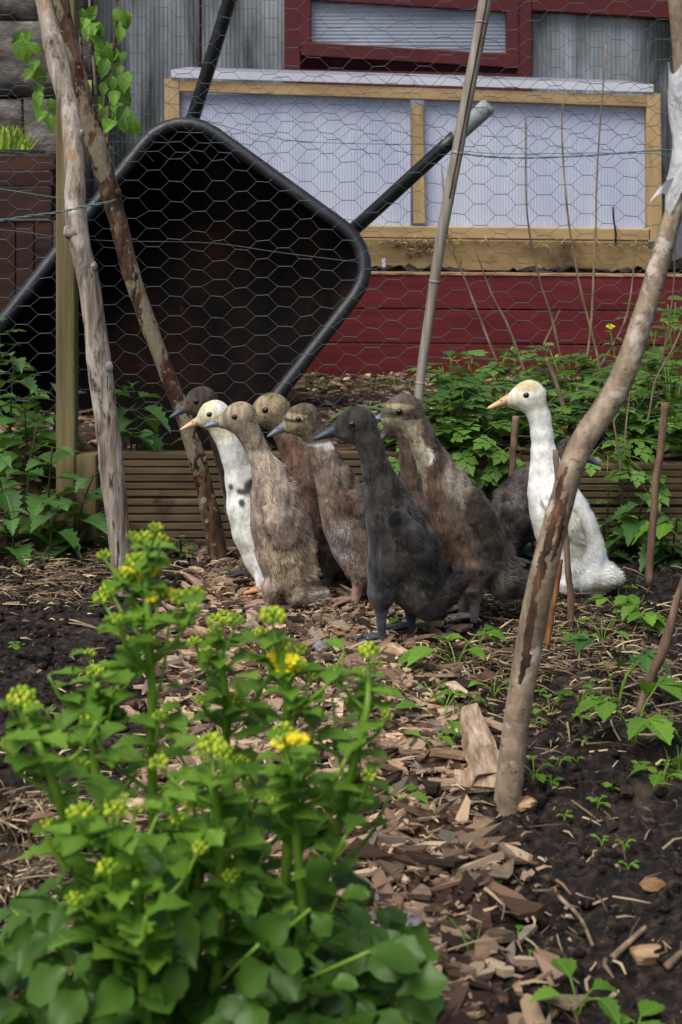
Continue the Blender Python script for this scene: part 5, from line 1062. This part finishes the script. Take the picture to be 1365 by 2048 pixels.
t_ = thing('long_leaf', 'arching pale green leek leaf above the charcoal duck head', 'leaf', tgp(790, 860)); c = catmull([P(650, 858, 3.9), P(665, 838, 3.9), P(700, 820, 3.9), P(745, 816, 3.9), P(780, 830, 3.9), P(805, 862, 3.88)], 14); mb = MB(); mb.add(*tube(c, np.interp(np.linspace(0, 1, 14), [0, .3, 1], [.002, .0055, .0055]), 5), lin('#5f8550')); mb.build('leaf_blade', m_grass, t_, True, True)
# yellow-flowered weed at the red planks
def bud_head(parent, c, r, g, flowers=0, name='flower_head', up=(0, 0, 1)):
    mb = MB(); nb = max(7, int(16*(r/.010)))
    for k in range(nb):
        a = k*2.39996; t = (k+.5)/nb; el = math.acos(1-1.15*t); p = c+np.array([math.sin(el)*math.cos(a), math.sin(el)*math.sin(a), math.cos(el)*.75])*r*(.8+.2*g.random()); q = .18+.10*g.random()
        mb.add(*ball(p, r*q, 5, 4, (1, 1, 1.35)), lin(('#9db82a', '#b3c93a', '#87a92a', '#c0cc3e')[int(g.integers(4))])*(.85+.4*g.random()))
    for k in range(7):
        a = k*.9+g.random(); d = np.array([math.cos(a), math.sin(a), .3]); p = c-[0, 0, r*.5]; s_ = np.array([-math.sin(a), math.cos(a), 0])*r*.18
        mb.add([p, p+d*r*.7+s_, p+d*r*1.25, p+d*r*.7-s_], [(0, 1, 2, 3)], lin('#7fa832'))
    for k in range(flowers):
        a = k*2.4; p = c+np.array([math.cos(a)*r*1.0, -abs(math.sin(a))*r*1.0, r*(-.2+.9*g.random())])
        for b_ in range(4):
            aa = b_*1.571+a; d = np.array([math.cos(aa), math.sin(aa)*.7, math.sin(aa)*.5]); s_ = np.cross(d, (.2, -.8, .5))*.5*r*.55
            mb.add([p, p+d*r*.40+s_, p+d*r*.62, p+d*r*.40-s_], [(0, 1, 2, 3)], lin('#fbe012'))
    return mb.build(name, m_bud, parent, True, True)
g = np.random.default_rng(8)
yw = thing('flowering_weed', 'slim weed with a yellow flower top against the red planks at the right', 'weed', at(1236, 4.3, .22)); c = catmull([at(1240, 4.3, .22), P(1232, 730, 4.3), P(1226, 690, 4.3), P(1220, 655, 4.3)], 10); put('stem', *tube(c, .002, 5), m_stem, yw)
bud_head(yw, P(1220, 654, 4.3), .010, g, 4)
for k in range(7): place_leaf(yw, L_rocsm[k % 3], c[2+k], (math.cos(k*2.4), math.sin(k*2.4), .3), (0, 0, 1), .03)
for px, py_, lb in ((1028, 700, 'weed with green buds at the red planks left of the white duck head'), (1118, 715, 'weed with green buds at the red planks right of the white duck head')):
    yw = thing('flowering_weed', lb, 'weed', at(px, 4.4, .22)); c = catmull([at(px, 4.4, .22), P(px+3, py_+40, 4.4), P(px, py_, 4.4)], 8); put('stem', *tube(c, .002, 5), m_stem, yw); bud_head(yw, P(px, py_, 4.4), .011, g)
    for k in range(5): place_leaf(yw, L_rocsm[k % 3], c[2+k], (math.cos(k*2.4), math.sin(k*2.4), .3), (0, 0, 1), .035)
# planter greenery
mp = thing('planter_plant', 'feathery yellow-green plant growing in the brown planter at the left edge', 'plant', P(10, 305, PY+.12)); mb = MB()
for k in range(420):
    b = P(-60+115*g.random(), 308, PY+.03+.25*g.random()); h = (.03+.07*g.random())*(1.0 if b[0] < P(20, 0, PY)[0] else .6); d = np.array([g.normal()*.3, g.normal()*.3, 1.]); s_ = np.array([.004, 0, .002]); mb.add([b-s_*.5, b+s_*.5, b+d*h*.6+s_*1.6, b+d*h, b+d*h*.6-s_*1.6], [(0, 1, 2, 3, 4)], lin(('#90ad2a', '#78992a', '#a9c040', '#5f8428')[k % 4]))
mb.build('foliage', m_grass, mp, True, True).__setitem__('kind', 'stuff')
# pear sapling
ps = thing('pear_sapling', 'young pear sapling with glossy green leaves behind the leaning poles', 'sapling', at(225, 4.4, .22)); YP = 4.4
for pts, r0 in (([(228, 760), (222, 560), (216, 400), (214, 300), (196, 235), (190, 150), (182, 60), (178, -40)], .0075), ([(214, 300), (222, 200), (228, 100), (234, 20), (238, -50)], .006), ([(196, 240), (170, 160), (160, 60), (150, -20)], .005), ([(190, 240), (130, 200), (95, 120), (70, 75)], .003), ([(212, 290), (226, 240), (236, 200)], .003), ([(200, 250), (150, 250), (112, 230)], .003)):
    put('branch', *tube(catmull([P(a, b, YP+.02*math.sin(i*2)) for i, (a, b) in enumerate(pts)], 18), np.linspace(r0, r0*.5, 18), 6, .1), m_bark, ps)
for px, py_ in ((165, 25), (172, 45), (178, 60), (190, 55), (205, 55), (195, 20), (236, 30), (245, 42), (262, 35), (255, 30), (228, 25), (240, 60), (205, 90), (212, 100), (222, 95), (232, 105), (240, 115), (208, 110), (215, 125), (235, 135), (246, 150), (225, 160), (215, 170), (238, 170), (250, 175), (258, 150), (232, 190), (245, 190), (210, 200), (206, 215), (215, 220), (225, 235), (240, 230), (255, 220), (262, 230), (270, 235), (262, 250), (215, 245), (208, 270), (213, 280), (226, 250), (45, 72), (52, 88), (62, 70), (40, 85), (72, 130), (78, 140), (70, 145), (76, 175), (80, 190), (84, 205), (100, 205), (92, 230), (98, 238), (112, 240), (105, 215), (60, 95), (186, 75), (198, 75), (250, 245), (230, 215)):
    a = pg.normal()*.7; d = np.array([math.sin(a)*.6, -.4+.5*pg.normal(), -.75+.4*pg.normal()]); p = P(px, py_-9, YP+.07*pg.normal()); place_leaf(ps, L_pear[int(pg.integers(2))], p, d, (.3*pg.normal(), -1, .5), .057*(.8+.4*pg.random()))
pt = thing('plant_label', 'yellow-green nursery label hanging on the pear sapling', 'plant label', P(170, 210, YP-.02)); V, Fc = bar(P(172, 160, YP-.02), P(170, 214, YP-.02), (1, 0, 0), 12*YP/F, (0, 1, 0), .0008); put('label_card', V, Fc, plain('label_card', '#a8b04a', .5), pt, None, False)
V, Fc = bar(P(171, 190, YP-.0225), P(170, 213, YP-.0225), (1, 0, 0), 11*YP/F, (0, 1, 0), .0008); put('label_print', V, Fc, plain('label_print', '#7f957a', .5), pt, None, False)

yl = thing('fallen_leaf', 'yellow fallen leaf on the terrace chips right of the bamboo cane', 'leaf', tgp(868, 792)); place_leaf(yl, leaf_mesh('leaf_blade', plain('yellow_leaf', '#c9a51f', .5), OV, .05, .15, .2, 7, 0, 90), tgp(868, 792)+[0, 0, .012], (1, .3, .05), (0, -.4, 1), .05, 'leaf_blade')
for lb, px, Y, h, ln, n, sz in (('broad nettle at the left edge below the barrow nose', 55, 3.62, .22, (.0, -.04), 6, .085), ('nettle left of the fence post under the barrow edge', 20, 3.75, .24, (.02, -.03), 6, .085), ('nettle sprig on the slope behind the fence post', 105, 3.68, .20, (.02, -.02), 5, .08)):
    nettle(lb, at(px, Y, float(tz((px-CX)*Y/F, Y))), h, ln, n, sz)
# ------------------------------------------------------------------ stones, split log, odd pieces
def rock(name, label, cat, px, py, r, m, sq=(1, .8, .6), seed=1):
    p = gpt(px, py); V, Fc = ball((0, 0, 0), 1, 10, 7); g_ = np.random.default_rng(seed); d = V/np.linalg.norm(V, axis=1)[:, None]; k = 1+.30*fbm(d[:, 0]*1.7+seed, d[:, 1]*1.7+d[:, 2], 3, seed)+.06*g_.normal(size=len(V)); V = d*k[:, None]
    for _ in range(5):
        n_ = g_.normal(size=3); n_ /= np.linalg.norm(n_); h_ = V@n_; c_ = .62; V = V-np.outer(np.maximum(h_-c_, 0), n_)
    o = put(name, V*r*np.array(sq)+p+[0, 0, r*sq[2]*.35], Fc, m, None, None, False); return tag(o, label, cat)
rock('stone', 'pointed blue-grey stone on the path in front of the charcoal duck', 'stone', 640, 1302, .022, m_rock, (1, .8, .8), 2)
rock('stone', 'flat grey stone on the path below the charcoal duck foot', 'stone', 845, 1308, .016, m_rock, (1.3, .8, .4), 3)
rock('stone', 'pale grey stone lying among chips right of the foreground plant', 'stone', 813, 1862, .026, m_rock, (1, .8, .6), 4)
rock('stone', 'reddish stone half buried at the curved branch foot', 'stone', 1055, 1625, .022, m_lump, (1, .7, .6), 5)
rock('stone', 'ash-grey crumbly stone sunk in the right soil', 'stone', 1312, 1780, .018, m_lump, (1, .8, .4), 6)
rock('wood_block', 'short pale block of wood on the right soil', 'wood block', 1290, 1912, .024, m_lump, (1.1, .6, .6), 7)
rock('stone', 'dark round stone topped with straw at the left', 'stone', 70, 1315, .032, m_soil, (1.1, .8, .7), 8)
rock('stone', 'small white stone left of the big straw patch by the white duck', 'stone', 1190, 1238, .012, m_rock, (1.4, .8, .4), 9)
rock('stone', 'grey stone beneath the foreground stems at the path centre', 'stone', 662, 1590, .025, m_rock, (1.2, .7, .5), 10)
lg = thing('split_log', 'pale split log lying by the curved branch foot', 'log', gpt(975, 1575)); a, b = gpt(985, 1578), gpt(944, 1472)+[0, 0, .012]
V, Fc = bar(a+[0, 0, .012], b+[0, 0, .014], (1, .35, 0), .020, (.0, -.3, 1), .011, .45); n_ = 14; m8 = len(V)//2; tt = np.linspace(0, 1, n_); g_ = np.random.default_rng(6); off8 = 1+.18*g_.normal(size=m8); VV = []
for i in range(n_):
    ctr = V[:m8].mean(0)*(1-tt[i])+V[m8:].mean(0)*tt[i]; sec = (V[:m8]-V[:m8].mean(0))*off8[:, None]*(1.05-.35*tt[i]**3)*(1+.04*g_.normal(size=(m8, 1))); sh = np.zeros((m8, 3)); 
    if i in (0, n_-1): sh = (V[m8:].mean(0)-V[:m8].mean(0))*.05*g_.normal(size=(m8, 1))
    VV.append(ctr+sec+sh)
Fc = [(i*m8+k, i*m8+(k+1) % m8, (i+1)*m8+(k+1) % m8, (i+1)*m8+k) for i in range(n_-1) for k in range(m8)]+[tuple(range(m8-1, -1, -1)), tuple(range((n_-1)*m8, n_*m8))]; put('log_piece', np.vstack(VV), Fc, m_log, lg, None, False)
lg = thing('split_wood', 'flat pale slab of split wood at the curved branch foot', 'wood slab', gpt(950, 1585)); V, Fc = bar(gpt(912, 1578)+[0, 0, .010], gpt(1000, 1592)+[0, 0, .012], (0, 1, .25), .017, (0, -.25, 1), .008, .3); g_ = np.random.default_rng(2); put('slab_piece', V+g_.normal(size=V.shape)*.003, Fc, m_log, lg, None, False)
for i, (lb, pts, r_) in enumerate((('thin dry stick slanting on the soil at the bottom right', [(1225, 1930), (1292, 1868)], .004), ('dry root twig lying on the left soil', [(120, 1248), (150, 1250), (212, 1272)], .0026), ('bent dead stalk lying over chips at the bottom centre', [(1120, 1815), (1160, 1850), (1186, 1905)], .003), ('long chip-coloured stick on the path before the striped duck', [(850, 1375), (930, 1360)], .005), ('pale straw stalk on the right soil beside the wood block', [(1332, 1950), (1372, 1925)], .005), ('pale stick lying at the left edge beside the foreground plant', [(2, 1800), (60, 1765), (110, 1738)], .004))):
    t_ = thing('dead_stick', lb, 'stick', gpt(*pts[0])); c = catmull([gpt(*p)+[0, 0, .008] for p in pts], 10); put('stick', *tube(c, np.linspace(r_, r_*.7, 10), 6, .15), m_drystem, t_)

# ------------------------------------------------------------------ foreground flowering plant
fp_ = thing('winter_cress', 'big flowering cress plant with yellow-green bud heads filling the lower left foreground', 'plant', (-.17, 1.36, 0.0))
fg = np.random.default_rng(21)
CL = []
def cress_leaf(me, pos, d, up, size): CL.append((size/pos[1]*(1 if pos[2] > .05 else .3), me, pos, d, up, size))
stems = [  # pixels, depth, list of heads (dx, dy in px, radius px, flowers)
    ([(310, 2250), (318, 1900), (306, 1600), (305, 1400), (296, 1230), (291, 1100)], 1.36, [(290, 1078, 17, 0), (265, 1072, 11, 0), (312, 1056, 12, 0), (325, 1080, 13, 0), (272, 1125, 20, 0), (322, 1128, 18, 0), (280, 1150, 26, 12), (246, 1152, 18, 0), (320, 1188, 20, 2), (222, 1178, 20, 0), (205, 1198, 17, 0), (208, 1112, 13, 0), (225, 1240, 14, 0), (364, 1198, 20, 0), (392, 1188, 15, 0), (262, 1288, 16, 0)]),
    ([(300, 2250), (230, 2000), (165, 1760), (118, 1600), (82, 1500), (50, 1430)], 1.30, [(45, 1398, 26, 0), (20, 1412, 15, 0), (66, 1420, 18, 0)]),
    ([(400, 2250), (440, 1800), (452, 1550), (452, 1400), (440, 1300)], 1.50, [(432, 1245, 17, 0), (470, 1240, 16, 0), (448, 1232, 13, 0), (428, 1262, 12, 0), (412, 1310, 17, 0), (470, 1405, 20, 0), (510, 1412, 14, 0)]),
    ([(560, 2250), (566, 1800), (572, 1550), (574, 1400), (556, 1290)], 1.40, [(546, 1236, 24, 0), (566, 1295, 17, 0), (574, 1326, 24, 11), (602, 1300, 14, 0), (624, 1358, 13, 0), (530, 1275, 12, 0)]),
    ([(560, 2250), (620, 1850), (664, 1700), (700, 1560), (734, 1420), (738, 1330)], 1.42, [(738, 1304, 20, 0), (718, 1345, 12, 0), (752, 1330, 11, 0)]),
    ([(600, 2300), (598, 1900), (592, 1650), (588, 1530)], 1.28, [(568, 1462, 17, 0), (590, 1478, 18, 9), (560, 1485, 14, 3), (600, 1510, 15, 0), (625, 1548, 13, 0)]),
    ([(440, 2300), (438, 1900), (440, 1700), (430, 1560)], 1.26, [(424, 1492, 26, 0), (402, 1505, 15, 0), (448, 1508, 18, 0), (318, 1528, 18, 0)]),
    ([(250, 2300), (240, 1950), (215, 1780), (225, 1660)], 1.22, [(230, 1622, 20, 0), (165, 1625, 20, 0), (250, 1600, 12, 0)]),
    ([(300, 2300), (290, 2000), (280, 1850), (272, 1765)], 1.20, [(215, 1738, 20, 0), (272, 1732, 20, 0), (148, 1800, 17, 0), (330, 1850, 13, 0)]),
    ([(390, 2300), (400, 1800), (392, 1650)], 1.34, [(390, 1612, 18, 0), (355, 1640, 15, 0), (410, 1660, 14, 0)]),
    ([(520, 2300), (500, 1850), (495, 1560)], 1.45, [(490, 1540, 16, 0), (478, 1520, 12, 0), (515, 1575, 13, 0)]),
    ([(330, 2300), (200, 1600), (190, 1430), (196, 1370)], 1.48, [(190, 1345, 16, 0), (232, 1360, 12, 0), (205, 1400, 18, 0), (225, 1390, 12, 0)])]
nleaf = 0
for pts, Y, heads in stems:
    c = catmull([P(a, b, Y+.03*math.sin(i*1.3)) if b < 2200 else P(a*.6+.4*330, b, Y) for i, (a, b) in enumerate(pts)], 40); rad_ = np.linspace(.0062, .0032, 40); put('stem', *tube(c, rad_, 7), m_stem, fp_)
    for hx_, hy_, hr_, fl in heads:
        hp = P(hx_, hy_, Y+.02*fg.normal()); j = int(np.argmin(np.abs(c[:, 2]-(hp[2]-.035)))) ; j = min(j, 38); V, Fc = tube(catmull([c[j], c[j]*.4+hp*.6-[0, 0, .006], hp-[0, 0, hr_*Y/F*.3]], 7), .0014, 5); put('flower_stalk', V, Fc, m_stem, fp_)
        bud_head(fp_, hp, hr_*Y/F*1.08, fg, fl)
        for q_ in range(3 if fl == 0 else 2):
            a = fg.random()*6.28; cress_leaf(L_rocsm[int(fg.integers(3))], c[j]*.4+hp*.6-[0, 0, .008], (math.cos(a), math.sin(a), .35), (0, 0, 1), (.016+.016*fg.random())); nleaf += 1
    for j in range(6, 38, 4):                               # stem leaves
        if c[j][2] < .1: continue
        for q_ in range(2):
            a = j*1.1+q_*2.6+fg.normal()*.3; t = j/40; s_ = .042*(1-t)+.024
            if fg.random() < .85: cress_leaf((L_rocbig if t < .45 else L_rocsm)[int(fg.integers(3))], c[j], (math.cos(a), math.sin(a), .45+.3*fg.normal()), (0, 0, 1), s_*(.8+.4*fg.random())); nleaf += 1
for pts, Y, heads in stems:
    c = catmull([P(a, b, Y+.03*math.sin(i*1.3)) if b < 2200 else P(a*.6+.4*330, b, Y) for i, (a, b) in enumerate(pts)], 40)
    for q_ in range(7):
        j = int(12+22*(q_+fg.random())/7.5); p = c[j]
        if p[2] < .12: continue
        a = q_*2.4+fg.random(); L = (.05+.06*fg.random())*(1.15-j/60); e = p+np.array([math.cos(a)*L*.75, math.sin(a)*L*.75, L*.85]); cc_ = catmull([p, p*.5+e*.5+np.array([math.cos(a), math.sin(a), -.3])*L*.12, e], 8); put('side_shoot', *tube(cc_, np.linspace(.0024, .0014, 8), 5), m_stem, fp_)
        if fg.random() < .4: bud_head(fp_, e, .0055+.0035*fg.random(), fg, 0)
        for k in (2, 4, 5, 7):
            aa = a+k*2.1+fg.normal()*.3; cress_leaf(L_rocsm[int(fg.integers(3))], cc_[k], (math.cos(aa), math.sin(aa), .4), (0, 0, 1), .019+.018*fg.random()); nleaf += 1
spots = []
def mound(px): return np.interp(px, [-40, 0, 60, 110, 180, 260, 420, 560, 680, 740, 800, 850], [1850, 1820, 1790, 1740, 1680, 1660, 1650, 1660, 1720, 1790, 1880, 2010])
while len(spots) < 820:
    px = -60+880*fg.random(); t = fg.random()**.7; top = mound(px); py_ = top+(2230-top)*t
    Y = 1.18+.34*fg.random()+.05*(1-t)
    if P(px, py_, Y)[2] > .015: spots.append((px, py_, Y))
spots.sort(key=lambda q: q[2]+.0*q[0])
for i, (px, py_, Y) in enumerate(spots):
    p = P(px, py_, Y); dx = (px-380)/420; a = math.atan2(-.55+.9*fg.normal()*.6, dx*1.3+.7*fg.normal()); d = np.array([math.cos(a), math.sin(a), -.05+.38*fg.normal()]); sz = (.017+.024*fg.random())*(1.15 if py_ > 1800 else .85)
    lm = (L_rocbig if fg.random() < .8 or py_ > 1750 else L_rocsm); cress_leaf(lm[int(fg.integers(len(lm)))], p, d, (.6*fg.normal(), -.45+.6*fg.normal(), 1), sz)
CL.sort(key=lambda q: -q[0]-(.02 if q[1] in L_rocsm else 0))
for _, me, p, d, up, sz in CL[:300]: place_leaf(fp_, me, p, d, up, sz)
for ms, mm in ((L_rocbig, m_leafRocket), (L_rocsm, m_leafRocketHi)):
    sv_, sf_, sq_ = [], [], 0
    for _, me, p, d, up, sz in CL[300:]:
        if me not in ms: continue
        d_ = Vector(d).normalized(); x_ = d_.cross(Vector(up)).normalized(); z_ = x_.cross(d_); Mx = np.array([x_, d_, z_]).T
        vv = np.array([v.co[:] for v in me.vertices])*sz; sv_.append(vv@Mx.T+p); sf_ += [tuple(k+sq_ for k in f.vertices) for f in me.polygons]; sq_ += len(vv)
    if sv_: tag(put('small_foliage', np.vstack(sv_), sf_, mm, fp_), kind='stuff')
for k in range(26):                                          # long leaf stalks near the ground
    px, py_, Y = spots[k*30]; p = P(px, py_, Y); V, Fc = tube(catmull([np.array([-.17+.05*fg.normal(), 1.36+.04*fg.normal(), .0]), (p+[-.17, 1.36, .02])/2+[0, 0, .03], p], 8), .0016, 5); put('leaf_stalk', V, Fc, m_stem, fp_)
